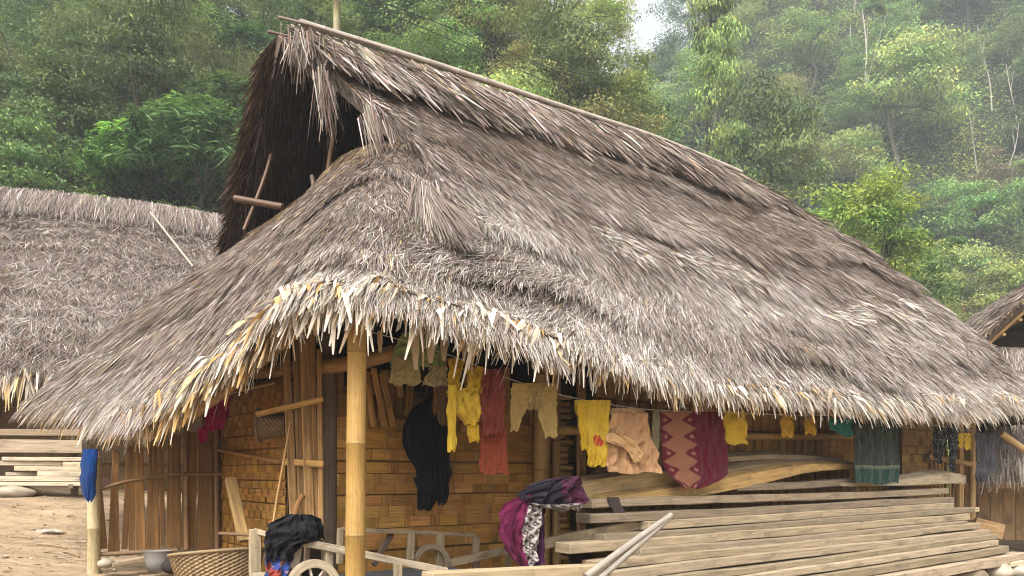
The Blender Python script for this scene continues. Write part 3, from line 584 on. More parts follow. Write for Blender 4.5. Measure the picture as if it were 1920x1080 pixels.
ribbon('bent_board', 'hollowed grey board with a flared end right of the green towel', 'board', [pb(1580, 909, .4), pb(1690, 905, .4), pb(1770, 897, .4), pb(1812, 899, .4)], [.04, .08, .17, .13], .2, (.44, .36, .24), seed=5)
# pale split pole in front of the stack
mb = MB(); c = pb(1180, 1020, -.55)
for k, (dx, dy) in enumerate(((0, 0), (13, 7))):
    mb.tube(crom([pb(1098+dx*1.6, 1082+dy, -.62), pb(1180+dx*.7, 1021+dy, -.58), pb(1258-k*4, 966+k*6, -.5)], np.linspace(0, 1, 9)), np.linspace(.032, .026, 9), 8, (.34, .30, .245), k)
tag(mb.build('split_pole', M['old'], None, origin=c), 'whitish weathered split pole leaning diagonally in front of the plank stack', 'pole')
mb = MB(); P = np.stack([np.stack([pb(x+dx, y, .29)+nF*.01*math.sin(dx) for dx in (0, 7, 14, 20)]) for x, y in ((1139, 932), (1143, 945), (1149, 956), (1157, 968))]); mb.grid(P, (.06, .045, .04)); mb.grid(P+nF*-.012, (.06, .045, .04)); tag(mb.build('rag', M['cloth'], None, origin=pb(1150, 950, .29)), 'small dark rag hanging over the boards right of the purple scarf', 'rag')

# ------------------------------------------------------------------ the old cart
cart = thing('wooden_cart', pb(700, 1040, .9), 'old weathered wooden cart with railed sides and spoked wheels behind the bamboo post', 'cart')
def cbar(nm, x0, y0, b0, x1, y1, b1, wd, th=.05, col=(.46, .37, .25), sd=0):
    mb = MB(); mb.bar(pb(x0, y0, b0), pb(x1, y1, b1), wd*.9, th, nF, np.asarray(col)*.74, sd, 6, .006, .008); mb.build(nm, M['old'], cart)
cbar('end_board', 478, 992, 1.15, 478, 1110, 1.15, .10, .05, (.54, .43, .27)); cbar('end_board', 478, 996, 1.17, 508, 1004, 1.05, .05, .05, (.50, .40, .26))
cbar('side_rail', 562, 1016, .75, 838, 1072, .35, .068, .07, (.52, .43, .30), 3)
for x, y in ((616, 1028), (745, 1056)): cbar('rail_upright', x, y, .7-(x-616)*.0023, x, 1110, .7-(x-616)*.0023, .07, .05, (.50, .40, .26), x)
cbar('rail_upright', 558, 1010, .8, 548, 1066, .8, .1, .06, (.60, .50, .36), 5); cbar('rail_upright', 577, 1018, .9, 575, 1060, .9, .045, .04, (.48, .36, .24), 6)
cbar('side_rail', 640, 992, 1.15, 890, 1003, 1.15, .045, .05, (.40, .30, .18), 9)
for x, y0, y1, wd in ((638, 990, 1058, .05), (770, 1000, 1050, .07), (826, 1002, 1075, .08), (893, 1008, 1085, .075), (952, 1015, 1085, .06)): cbar('rail_upright', x, y0, 1.12, x-2, y1, 1.1, wd, .05, (.40, .31, .19), x)
cbar('cross_brace', 838, 1058, 1.05, 1045, 1010, .9, .085, .04, (.38, .29, .18), 11)
cbar('cross_brace', 735, 1000, 1.2, 700, 1060, 1.1, .06, .03, (.14, .10, .07), 12)
def wheel(x, y, b, rp, th, col):
    c = pb(x, y, b); r = rp/F*c[1]; an = np.linspace(0, 2*np.pi, 33)[:-1]; ax = np.array([.92, .39, 0]); no = np.array([.39, -.92, 0]); mb = MB()
    ring = [(1, .0), (1.0, 1), (1-th, 1), (1-th, 0)]; P = np.stack([c+r*k*(np.cos(an)[:, None]*ax+np.sin(an)[:, None]*Z3)+no*(h-.5)*.06 for k, h in ring], 1); P = np.concatenate([P, P[:1]], 0)
    ln = np.linspace(0, 6.28*r, 33); wuv = np.stack(np.broadcast_arrays(ln[:, None], np.arange(4)[None]*.05, 1.0), -1); mb.grid(P, col, wuv, closed=True, smooth=False); wh = mb.build('wheel', M['old'], cart)
    if x > 700: return
    mb = MB()
    for k in range(8 if x < 700 else 0): a = k*.785+.2; mb.tube([c, c+r*(1-th*.6)*(math.cos(a)*ax+math.sin(a)*Z3)], .012, 6, (.5, .44, .36))
    s_ = mb.build('spokes', M['old'], cart); s_.parent = wh; s_.location = (0, 0, 0)
    mb = MB(); mb.tube([c-no*.06, c+no*.06], .05, 10, (.40, .31, .2)); s_ = mb.build('hub', M['old'], cart); s_.parent = wh; s_.location = (0, 0, 0)
wheel(588, 1098, .62, 49, .3, (.42, .34, .23)); wheel(808, 1055, 1.08, 36, .28, (.22, .17, .11))
cbar('bed_board', 480, 1078, 1.1, 560, 1084, .7, .05, .1, (.55, .45, .30), 15)
mb = MB(); mb.box(pb(760, 1085, .95), U3*.55, nF*.28, Z3*.06, (.03, .03, .032), 3, 4, .02, .01); tag(mb.build('dark_bundle', M['cloth'], None, origin=pb(760, 1085, .95)), 'dark flat bundle lying in the cart behind the front rail', 'bundle')

# ------------------------------------------------------------------ cloth
def patch(mb, rows, b, colf, n=34, m=None, amp=.012, k=3.5, bulge=0, seed=0, tilt=0, back=.006, mi=0):
    """a piece of hanging cloth: rows (py, left px, right px) from the top down, folds running down it"""
    rows = np.array(rows, float); m = m or n; yy = rows[:, 0]; t = np.linspace(0, 1, n); ys = yy[0]+(yy[-1]-yy[0])*t
    sm = lambda q: np.interp(ys, yy, q)
    xl, xr = sm(rows[:, 1]), sm(rows[:, 2]); g = np.random.default_rng(seed); ph = g.random(4)*6.28
    j = (fbm(v3(t*7, seed*3.3), seed)-.5)*5; j2 = (fbm(v3(t*7, seed*3.3+9), seed+1)-.5)*5; P = np.zeros((n, m, 3)); C = np.zeros((n, m, 3)); u = np.linspace(0, 1, m)
    nzz = fbm(np.stack(np.broadcast_arrays(u[None]*3.2+seed, t[:, None]*2.6, 0.), -1), seed+3)-.5
    nz2 = .5-np.abs(fbm(np.stack(np.broadcast_arrays(u[None]*8+seed, t[:, None]*5+u[None]*3, 0.), -1), seed+5, 2)-.5)*3
    for i in range(n):
        wv = np.sin(6.28*k*u+ph[0]+1.4*np.sin(2.2*t[i]+ph[1]))*.6+np.sin(6.28*k*1.9*u+ph[2]-t[i])*.35
        d = amp*wv*(.45+.75*t[i])+amp*5*nzz[i]+amp*2.2*nz2[i]+bulge*(1-(2*u-1)**2)*math.sin(math.pi*min(1, t[i]*.9+.1))+tilt*t[i]
        for q in range(m):
            yo = 2.2*math.sin(u[q]*9+ph[3])*t[i]**3
            P[i, q] = pb(xl[i]+j[i]*(1-u[q])+(xr[i]-xl[i]+j2[i])*u[q], ys[i]+yo, b)+nF*d[q]
            C[i, q] = np.asarray(colf(u[q], t[i]))*.74
    wuv = np.stack(np.broadcast_arrays(t[:, None]*.6, u[None]*.4, float(seed)), -1)
    mb.grid(P, C.reshape(-1, 3), wuv, mi=mi); mb.grid((P-nF*back)[:, ::-1], (C[:, ::-1]*.8).reshape(-1, 3), wuv, mi=mi)
    for e in (0, -1):
        mb.grid(np.stack([P[e], P[e]-nF*back]), C[e][0]*.8); mb.grid(np.stack([P[:, e], P[:, e]-nF*back]), C[0][e]*.8)
def garment(name, label, cat, pieces, group='clothes hung out to dry under the eaves'):
    mb = MB(); c = None
    for pc in pieces:
        kw = dict(pc); rows = kw.pop('rows'); b = kw.pop('b'); col = kw.pop('col'); cf = col if callable(col) else (lambda u, v, col=col: np.array(col))
        if c is None: c = pb((rows[0][1]+rows[0][2])/2, rows[0][0], b)
        patch(mb, rows, b, cf, **kw)
    return tag(mb.build(name, M['cloth'], None, origin=c), label, cat, group)
YEL = (.70, .44, .03); YEL2 = (.78, .52, .05)
garment('child_skirt', 'pale green child skirt with a beige ruffle hanging beside the bamboo post', 'skirt',
        [dict(rows=[(625, 752, 815), (650, 742, 828), (672, 737, 836), (690, 735, 836)], b=.35, col=(.33, .40, .13), seed=1, amp=.016, k=4),
         dict(rows=[(668, 737, 775), (690, 733, 784), (716, 728, 790), (722, 740, 783)], b=.32, col=(.38, .29, .12), seed=2, k=3, amp=.012), dict(rows=[(686, 806, 836), (705, 800, 838), (724, 792, 840)], b=.32, col=(.40, .30, .13), seed=3, k=3, amp=.012)])
garment('yellow_blouse', 'bunched yellow blouse with empty neck hole and hanging sleeves, next to red checked cloth', 'blouse',
        [dict(rows=[(672, 842, 872), (690, 842, 868), (715, 843, 862), (735, 843, 863)], b=.28, col=YEL, seed=4, amp=.02),
         dict(rows=[(688, 876, 902), (715, 874, 903), (740, 872, 902)], b=.28, col=YEL, seed=5, amp=.018),
         dict(rows=[(728, 842, 903), (750, 846, 903), (772, 852, 904), (785, 862, 902), (797, 872, 893)], b=.25, col=YEL2, seed=6, amp=.022, k=3),
         dict(rows=[(722, 842, 856), (770, 840, 858), (820, 841, 857), (846, 842, 856)], b=.22, col=YEL2, seed=7, amp=.01, k=1), dict(rows=[(765, 874, 897), (800, 876, 896), (828, 878, 897)], b=.27, col=YEL, seed=8, amp=.01, k=1)])
def plaid(u, v, base=(.22, .035, .015), ln=(.38, .10, .045), nu=15, nv=26):
    k = (abs((u*nu) % 1-.5) > .36)*.5+(abs((v*nv) % 1-.5) > .36)*.5; return np.array(base)*(1-k)+np.array(ln)*k
garment('checked_cloth', 'red checked cloth hanging in a long narrow strip right of the yellow blouse', 'cloth',
        [dict(rows=[(770, 901, 945), (830, 902, 949), (889, 901, 952)], b=.30, col=plaid, n=90, m=60, seed=9, amp=.006)])
garment('checked_shirt', 'dark red checked child shirt hung over the red checked cloth', 'shirt',
        [dict(rows=[(692, 905, 942), (720, 902, 946), (770, 900, 947), (800, 908, 945), (815, 912, 938)], b=.24, col=lambda u, v: plaid(u, v, (.20, .035, .025), (.30, .08, .05), 13, 22), n=80, m=50, seed=10, amp=.014)])
TAN = (.48, .33, .11)
garment('child_trousers', 'tan child trousers pegged by the waist, legs hanging apart', 'trousers',
        [dict(rows=[(718, 960, 1044), (735, 959, 1044), (757, 958, 1045)], b=.24, col=TAN, seed=11, amp=.008), dict(rows=[(752, 958, 992), (780, 957, 982), (808, 957, 973)], b=.24, col=(.44, .30, .10), seed=12, amp=.007, k=2),
         dict(rows=[(752, 1003, 1045), (785, 1012, 1045), (820, 1022, 1044)], b=.24, col=TAN, seed=13, amp=.007, k=2), dict(rows=[(735, 985, 1015), (768, 988, 1010)], b=.235, col=(.36, .24, .09), seed=14, amp=.01)])
BLK = (.012, .012, .016)
garment('black_jacket', 'black jacket hanging against the plaited wall', 'jacket',
        [dict(rows=[(700, 806, 812), (750, 797, 812), (765, 770, 815), (800, 752, 822), (830, 750, 826), (862, 765, 828), (880, 776, 830), (910, 780, 836), (955, 784, 808)], b=1.15, col=BLK, seed=15, amp=.02),
         dict(rows=[(768, 822, 838), (820, 812, 846), (880, 806, 845), (920, 812, 842), (946, 820, 836)], b=1.12, col=BLK, seed=16, amp=.02, k=2), dict(rows=[(895, 778, 815), (935, 785, 812), (956, 787, 806)], b=1.10, col=BLK, seed=17, amp=.012)], group=None)
garment('brown_rag', 'ragged brown cloth hanging just above the black jacket', 'cloth', [dict(rows=[(715, 818, 842), (750, 817, 843), (775, 820, 838), (797, 826, 836)], b=1.0, col=(.33, .20, .10), seed=61, amp=.01)], group=None)
def redspot(u, v): return np.array((.55, .05, .03)) if ((u-.55)/.22)**2+((v-.62)/.09)**2 < 1 and (int(u*40)+int(v*50)) % 7 else np.array(YEL2)
garment('yellow_shirt', 'yellow child shirt with a red motif left of the peach skirt', 'shirt',
        [dict(rows=[(750, 1080, 1145), (775, 1079, 1144), (795, 1088, 1143), (830, 1096, 1140), (862, 1108, 1138), (874, 1112, 1136)], b=.24, col=redspot, seed=18, amp=.013, n=60), dict(rows=[(755, 1080, 1098), (790, 1084, 1098), (843, 1092, 1102)], b=.21, col=YEL, seed=19, amp=.008, k=2), dict(rows=[(835, 1100, 1115), (874, 1102, 1113)], b=.22, col=YEL, seed=20, amp=.006, k=1)])
PCH = (.66, .38, .19)
garment('peach_skirt', 'gathered peach skirt with a loose sash hung between yellow shirt and sarong', 'skirt',
        [dict(rows=[(765, 1147, 1204), (776, 1144, 1210)], b=.25, col=(.60, .38, .20), seed=21, amp=.006), dict(rows=[(775, 1144, 1210), (810, 1139, 1222), (850, 1137, 1232), (880, 1136, 1236), (887, 1140, 1234)], b=.24, col=PCH, seed=22, amp=.022, k=5, n=40, m=60),
         dict(rows=[(812, 1140, 1160), (818, 1136, 1176), (828, 1134, 1190), (838, 1166, 1198), (850, 1180, 1204), (866, 1192, 1206)], b=.18, col=(.72, .44, .20), seed=23, amp=.006, k=2)])
garment('grey_strip', 'narrow olive cloth strip squeezed between peach skirt and maroon sarong', 'cloth', [dict(rows=[(768, 1225, 1238), (805, 1222, 1236), (845, 1224, 1234)], b=.27, col=(.30, .25, .14), seed=24, amp=.006)])
def sarong(u, v):
    if u > .52: return np.array((.13, .008, .022))*(1+.1*math.sin(u*60))
    y = v*4.6; f = abs((y % 1)-.5)*2; cx = .27; hw = .07+.19*f; d = abs(u-cx)
    if d < hw:
        q = (d/.20+abs((y % 1)-(0 if (y % 1) < .5 else 1))*1.6)*4.2; return np.array((.44, .21, .11)) if (q % 1) < .55 else np.array((.24, .075, .05))
    for sx in (.08, .46):
        e = abs(u-sx)/.05+abs((y % 1)-.5)/.16
        if e < 1: return np.array((.48, .22, .15)) if .35 < e < .75 else np.array((.2, .02, .04))
    return np.array((.14, .012, .025))
garment('sarong', 'maroon sarong with a zigzag diamond band hanging over the plank stack', 'sarong', [dict(rows=[(772, 1237, 1352), (800, 1238, 1358), (840, 1241, 1364), (870, 1246, 1367), (890, 1256, 1366), (905, 1272, 1345), (915, 1282, 1322)], b=.26, col=sarong, n=110, m=90, seed=25, amp=.008, k=2.2)])
garment('yellow_shirt', 'small yellow top half hidden by the fringe right of the sarong', 'shirt', [dict(rows=[(770, 1357, 1398), (800, 1360, 1400), (833, 1363, 1403)], b=.28, col=YEL2, seed=26, amp=.014, k=3)])
garment('yellow_rag', 'orange-yellow cloth hanging under the fringe, left one of two', 'cloth', [dict(rows=[(775, 1465, 1489), (820, 1467, 1488)], b=.3, col=(.62, .35, .03), seed=27, amp=.01, k=2)])
garment('yellow_rag', 'orange-yellow cloth hanging under the fringe, right one of two', 'cloth', [dict(rows=[(785, 1508, 1529), (815, 1510, 1528)], b=.3, col=(.60, .34, .03), seed=28, amp=.01, k=2)])
garment('teal_cloth', 'crumpled teal cloth hanging just left of the dark green towel', 'cloth', [dict(rows=[(785, 1549, 1598), (800, 1552, 1604), (812, 1570, 1603), (818, 1582, 1600)], b=.3, col=(.03, .21, .17), seed=29, amp=.02)])
garment('green_cloth', 'bit of bright green cloth peeping over the dark green towel', 'cloth', [dict(rows=[(780, 1612, 1648), (804, 1618, 1642)], b=.33, col=(.10, .38, .06), seed=30, amp=.015)])
def towel(u, v):
    if .72 < v < .775 and not .745 < v < .755: return np.array((.17, .21, .13))
    if v > .775: return np.array((.012, .05, .034))
    return np.array((.022, .032, .02))*(1+.5*((u*26) % 1 > .75)+.4*((v*24) % 1 > .75))
garment('towel', 'dark green checked towel with pale stripes hanging in front of the stack', 'towel', [dict(rows=[(785, 1603, 1686), (850, 1602, 1686), (907, 1601, 1684)], b=.24, col=towel, n=90, m=70, seed=31, amp=.009, k=4)])
def speck(u, v): return np.array((.16, .17, .17)) if _h(np.array(int(u*18)), np.array(int(v*34)), np.array(3), 5) > .84 else np.array((.014, .015, .018))
garment('patterned_trousers', 'dark speckled trousers hanging left of the small yellow scraps', 'trousers', [dict(rows=[(800, 1753, 1793), (825, 1751, 1775), (855, 1752, 1768), (868, 1757, 1764)], b=.3, col=speck, n=60, m=40, seed=32, amp=.012), dict(rows=[(805, 1776, 1795), (850, 1778, 1793), (882, 1780, 1790)], b=.29, col=speck, n=60, m=30, seed=33, amp=.01, k=2)])
garment('yellow_scrap', 'small yellow garment with two short legs near the right corner pole', 'cloth', [dict(rows=[(812, 1795, 1808), (838, 1797, 1806)], b=.3, col=YEL2, seed=34, amp=.01, k=2), dict(rows=[(812, 1808, 1823), (842, 1809, 1822)], b=.29, col=YEL2, seed=35, amp=.012, k=2)])
garment('grey_trousers', 'dark grey cloth hanging at the far right end of the eave', 'cloth', [dict(rows=[(812, 1828, 1872), (850, 1828, 1871), (885, 1829, 1870), (890, 1828, 1852), (902, 1831, 1850)], b=.22, col=lambda u, v: np.array((.055, .048, .055))*(1.5 if abs(v-.78) < .03 else 1), n=50, seed=36, amp=.014, k=3)])
# clothes line
mb = MB(); mb.tube(crom([pb(675, 618, .27), pb(760, 640, .27), pb(860, 672, .27), pb(960, 712, .27), pb(1080, 747, .27), pb(1200, 766, .27), pb(1300, 772, .27), pb(1480, 778, .28), pb(1650, 784, .3), pb(1825, 808, .3)], np.linspace(0, 1, 60)), .004, 5, (.45, .42, .38)); tag(mb.build('clothes_line', M['wire'], None, origin=pb(960, 712, .27)), 'thin sagging line strung under the eave that carries the washing', 'clothes line')
def by(P_, pieces): pass
# cloths on the left porch, placed by their own depth
_pb = pb
def at_depth(Y0): return lambda x, y, b: px(x, y, Y0+b)
def garment_at(Y0, *a, **k):
    global pb
    pb = at_depth(Y0)
    try: return garment(*a, **k)
    finally: pb = _pb
garment_at(7.3, 'magenta_cloth', 'magenta cloth hanging behind the orange fringe of the left porch', 'cloth', [dict(rows=[(735, 372, 432), (760, 385, 430), (806, 384, 421)], b=0, col=(.42, .012, .10), seed=37, amp=.012, k=3), dict(rows=[(800, 371, 392), (830, 373, 387)], b=0, col=(.42, .012, .10), seed=38, amp=.008, k=2), dict(rows=[(742, 418, 433), (785, 420, 428)], b=.05, col=(.36, .01, .08), seed=39, amp=.008, k=1)], group=None)
mb = MB(); mb.tube([px(360, 752, 7.35), px(430, 738, 7.3), px(515, 718, 7.2)], .014, 6, (.45, .27, .1)); tag(mb.build('drying_pole', M['bamboo'], None, origin=px(430, 738, 7.3)), 'thin pole under the porch roof from which the magenta cloth hangs', 'pole')
garment_at(7.5, 'blue_cloth', 'deep blue cloth hanging in a rounded bag shape on the left porch post', 'cloth', [dict(rows=[(842, 156, 184), (870, 151, 183), (900, 150, 182), (925, 155, 180), (936, 162, 175), (940, 166, 171)], b=0, col=(.005, .045, .19), seed=40, amp=.004, k=2, bulge=.09)], group=None)
# purple embroidered scarf over the scarf board
def lattice(u, v, n=9, asp=1.):
    a = (u*n*.5+v*n*asp) % 1; b_ = (v*n*asp-u*n*.5) % 1; e = min(a, b_, 1-a, 1-b_); return e < .17 or (abs(a-.5) < .12 and abs(b_-.5) < .12)
WHT = np.array((.60, .55, .50)); DKP = np.array((.06, .012, .045)); MAG = np.array((.19, .018, .075))
def scarf1(u, v):
    if u < .48-.1*v: return MAG*(.8+.25*math.sin(u*22))
    if u < .86-.12*v*0: return WHT if lattice(u*1.6, v, 5, 1.7) else np.array((.10, .05, .07))
    return DKP
def scarf2(u, v):
    if v > .80: return WHT*.9 if lattice(u*3, v*1.6, 6, 1) else np.array((.12, .08, .09))
    return np.array((.085, .014, .045)) if u > .52-.35*(.5-v) or v < .12 else np.array((.022, .016, .028))
mb = MB(); patch(mb, [(925, 984, 1036), (945, 950, 1030), (965, 940, 1022), (1000, 940, 1020), (1030, 950, 1020), (1050, 962, 1016), (1063, 976, 1000)], .20, scarf1, n=90, m=70, amp=.026, k=3.2, bulge=.015, seed=41)
patch(mb, [(893, 1058, 1090), (900, 1022, 1096), (910, 990, 1099), (925, 975, 1098), (940, 972, 1099), (950, 992, 1090), (957, 1040, 1078)], .20, scarf2, n=60, m=90, amp=.032, k=3, bulge=.07, seed=42)
patch(mb, [(950, 1005, 1019), (1000, 1005, 1021), (1050, 1003, 1018)], .24, lambda u, v: DKP, n=20, seed=43, amp=.01)
tag(mb.build('embroidered_scarf', M['cloth'], None, origin=pb(1000, 945, .2)), 'purple scarf with white lattice embroidery draped over the stack board end', 'scarf')
# heap of clothes on the cart
mb = MB(); patch(mb, [(964, 545, 578), (972, 522, 595), (985, 505, 604), (1000, 499, 607), (1012, 497, 606), (1018, 496, 572), (1035, 494, 556), (1052, 497, 548)], .80, lambda u, v: np.array((.010, .010, .013)), n=50, m=60, amp=.035, k=4, bulge=.11, seed=44)
patch(mb, [(1000, 580, 608), (1010, 586, 609)], .8, lambda u, v: np.array((.012, .012, .014)), n=10, seed=45)
tag(mb.build('clothes_heap', M['cloth'], None, origin=pb(550, 1000, .8)), 'heap of black clothes piled on the left end of the cart', 'clothes')
def floral(u, v):
    q = fbm(np.array([[u*7, v*9, 1.]]), 3)[0]; return np.array((.40, .07, .05)) if q > .58 else np.array((.5, .35, .38)) if q > .535 else np.array((.05, .09, .34)) if q < .5 else np.array((.02, .02, .06))
mb = MB(); patch(mb, [(1040, 494, 552), (1060, 496, 550), (1085, 498, 545), (1110, 500, 540)], .82, floral, n=60, m=50, amp=.02, k=3, bulge=.08, seed=46)
tag(mb.build('floral_cloth', M['cloth'], None, origin=pb(520, 1060, .82)), 'blue and red flowered cloth hanging below the black clothes heap', 'cloth')

# ------------------------------------------------------------------ baskets and odds and ends on the porch floor
def basket(name, label, c, ax, r0, r1, h, col, nr=20, nc=72):
    """open woven basket along axis ax"""
    ax = nrm(np.asarray(ax, float)); e1 = nrm(np.cross(ax, [.2, .9, .1])); e2 = np.cross(ax, e1); mb = MB(); an = np.linspace(0, 2*np.pi, nc, endpoint=False); i = np.arange(nr); t = i/(nr-1)
    r = (r0+(r1-r0)*t)[:, None]*(1+.016*np.where((i[:, None]+np.arange(nc)[None]//2) % 2, 1, -1)); C = np.where(((i[:, None]+np.arange(nc)[None]//2) % 2)[..., None], np.array(col)*1.15, np.array(col)*.62)
    P = c+(t*h)[:, None, None]*ax+r[..., None]*(np.cos(an)[:, None]*e1+np.sin(an)[:, None]*e2); root = tag(bpy.data.objects.new(name, None), label, 'basket'); COL.objects.link(root); root.location = tuple(c)
    mb.grid(P, C.reshape(-1, 3), np.stack(np.broadcast_arrays(t[:, None], an[None]*.1, 0.), -1), closed=True, smooth=False); P2 = c+(t*h)[:, None, None]*ax+(r*.965)[..., None]*(np.cos(an)[:, None]*e1+np.sin(an)[:, None]*e2); mb.grid(P2[::-1], (C[::-1]*.6).reshape(-1, 3), closed=True)
    mb.add(np.concatenate([P[0], ]), [list(range(nc))], np.array(col)*.5); mb.build('body', M['split'], root)
    mb = MB(); a2 = np.linspace(0, 2*np.pi, 41); mb.tube(c+h*ax+r1*(np.cos(a2)[:, None]*e1+np.sin(a2)[:, None]*e2), .016, 6, np.array(col)*.9); mb.build('rim', M['split'], root); return root
basket('basket', 'big woven bamboo basket standing on the porch floor left of the cart', px(412, 1120, 6.85), (-.09, .10, 1), .30, .40, .40, (.33, .23, .125), 26, 120)
basket('basket', 'small dark woven basket hanging on its side on the plaited mat', px(536, 796, 7.05), (-1, -.12, -.03), .10, .145, .24, (.20, .13, .07), 14, 60)
mb = MB(); c = px(296, 1052, 7.7); an = np.linspace(0, 6.28, 28, endpoint=False)
P = np.stack([c+np.array([0, 0, z])+r_*np.stack([np.cos(an), np.sin(an), 0*an], -1)*np.array([1.15, .8, 1]) for z, r_ in ((-.10, .0), (-.10, .085), (0, .11), (.10, .125), (.105, .132), (.10, .12), (-.08, .085))]); mb.grid(P, (.24, .225, .20), closed=True); tag(mb.build('plastic_tub', M['stone'], None, origin=c), 'greyish white plastic tub on the ground below the slat wall', 'tub')
def stone(name, label, c, r, col, seed, cat='stone', sx=(1, 1, .6), group=None):
    th, ph = np.meshgrid(np.linspace(0.02, np.pi-.02, 14), np.linspace(0, 2*np.pi, 22, endpoint=False), indexing='ij'); d = np.stack([np.sin(th)*np.cos(ph), np.sin(th)*np.sin(ph), np.cos(th)], -1)
    P = np.asarray(c)+d*(r*(.8+.4*fbm(d*1.4+seed*7, seed)))[..., None]*np.array(sx); mb = MB(); mb.grid(P, col, np.concatenate([d[..., :2]*.5, d[..., 2:]*.5+seed], -1), closed=True); return tag(mb.build(name, M['stone'], None, origin=c), label, cat, group)
stone('dark_lump', 'dark rounded lump beside the white tub on the porch floor', px(330, 1062, 7.5), .13, (.03, .025, .02), 2, 'lump')
stone('stone', 'pale stone at the foot of the left porch post', px(199, 1056, 7.6), .085, (.36, .3, .22), 3)
bars('short_board', 'short board lying on the ground between pale stone and white tub', 'board', px(205, 1060, 7.6), px(282, 1046, 7.9), .05, .12, nF, (.40, .30, .2), 'old')
stone('boulder', 'flat pale boulder on the yard edge before the left hut boards', px(24, 923, 12.0), .33, (.36, .30, .22), 4, 'boulder', (1.05, .8, .36))
stone('stone', 'small flat stone resting on top of the pale boulder', px(24, 908, 12.0), .13, (.38, .32, .24), 5, sx=(1.1, .8, .45))
mb = MB(); g = np.random.default_rng(8); c = px(95, 992, 10.0); c[2] = float(ground_h(c[0], c[1])); P = c+np.stack(np.meshgrid(np.linspace(-.14, .14, 6), np.linspace(-.1, .1, 5), indexing='ij')+[np.zeros((6, 5))+.03], -1); P[..., 2] += .03*g.random((6, 5)); mb.grid(P, (.66, .60, .52)); tag(mb.build('paper_scrap', M['cloth'], None, origin=c), 'small pale scrap lying on the bare earth of the yard', 'scrap')
for i, (x0, y0, x1, y1, Y) in enumerate(((118, 1027, 148, 1042, 8.6), (20, 1008, 60, 1003, 9.6), (70, 1018, 125, 1016, 9.0))):
    p, q = px(x0, y0, Y), px(x1, y1, Y-.2)
    for e in (p, q): e[2] = float(ground_h(e[0], e[1]))+.015
    mb = MB(); mb.tube(crom([p, (p+q)/2+np.array([0, .03, .01]), q], np.linspace(0, 1, 6)), .009, 5, (.36, .25, .14)); tag(mb.build('twig', M['bark'], None, origin=p), ['thin twig on the yard nearest the left porch post', 'thin twig on the yard at the photo left edge', 'thin twig on the yard between the other two twigs'][i], 'twig', 'twigs on the yard')
g = np.random.default_rng(21); n = 1000; yy = 6.5+6*g.random(n); xx = (-.72+.42*g.random(n))*yy; p = np.stack([xx, yy, ground_h(xx, yy)+.012], -1); mb = MB(); a_ = g.random(n)*6.28; dd = np.stack([np.cos(a_), np.sin(a_), 0*a_], -1)
leaves_c = np.array([(.42, .34, .22), (.30, .22, .13), (.50, .42, .3), (.2, .14, .09)])[g.integers(0, 4, n)]; L_ = (.02+.06*g.random(n)**2)[:, None]; s_ = np.stack([-dd[:, 1], dd[:, 0], 0*a_], -1)*L_*(.12+.5*g.random((n, 1))**2); up_ = np.array([0, 0, .012])
P = np.stack([p-s_, p+s_, p+dd*L_+s_*.6+up_, p+dd*L_-s_*.6+up_], 1).reshape(-1, 3); mb.add(P, np.arange(n*4).reshape(n, 4), np.repeat(leaves_c, 4, 0)); tag(mb.build('yard_litter', M['bark']), 'straw bits and chips scattered over the bare yard', 'litter', kind='stuff')
stone('foot_stone', 'rounded stone under the right end of the bottom beam', px(1872, 1072, 11.3), .2, (.42, .36, .27), 6, sx=(1, 1, .7)); stone('foot_stone', 'pale broken stone at the photo right bottom corner', px(1908, 1070, 11.5), .16, (.42, .37, .3), 7)
stone('foot_stone', 'dark earth lump below the bottom beam', px(1800, 1085, 11.0), .3, (.24, .18, .12), 8, sx=(1.3, 1, .7))
bars('chock_board', 'short board wedged on the stones under the bottom beam', 'board', px(1856, 1060, 11.4), px(1912, 1054, 11.6), .07, .25, nF, (.55, .46, .31), 'plank')
bars('broken_board', 'broken brown board lying behind the right end of the stack', 'board', px(1826, 984, 12.9), px(1880, 998, 12.9), .08, .25, Z3, (.34, .21, .1), 'old'); bars('wood_scrap', 'thin pale strip lying on the broken board behind the stack', 'board', px(1822, 977, 13), px(1862, 982, 13), .05, .1, nF, (.5, .38, .23), 'plank')
# ------------------------------------------------------------------ neighbouring huts
lh = thing('thatched_hut', px(150, 930, 14), 'neighbouring hut with grey thatch behind the left porch', 'hut')
LR0, LR1 = np.array([-17.2, 13.2, 6.75]), np.array([-4.6, 18.4, 6.75]); LD = nrm(LR1-LR0); LF = np.array([LD[1], -LD[0], 0])
def SL_(u, v):
    u = np.asarray(u, float); v = np.asarray(v, float); r = LR0+(LR1-LR0)*u[..., None]+LF*(4.4*v)[..., None]; z = 6.80-.14*np.sin(u*7)+(2.45-6.75)*v+.22*np.sin(np.pi*v); return np.stack([r[..., 0], r[..., 1], z], -1)
dL = lambda p, u, v: course(p, v, 12, 130, .05)
def wL(u, v, pat, p):
    n = len(u); W6 = np.tile(np.array([.7, 2.0, 3.2, 3.0, 1.2, .05]), (n, 1)); dk = np.clip((pat-.54)*9, 0, 1); W6[:, 0] *= 1+2.5*dk; W6[:, 1] *= 1+dk; lt = sstep(.45, .8, v)*np.clip((.56-pat)*6, 0, 1); W6[:, 4] *= 1+3.5*lt; W6[:, 3] *= 1+lt; return W6
mb, SL2 = slope_obj(SL_, dL, 110000, L=(.12, .32), wd=(.006, .013), wts=wL, grid=(110, 80), spread=.45, lift=.028)
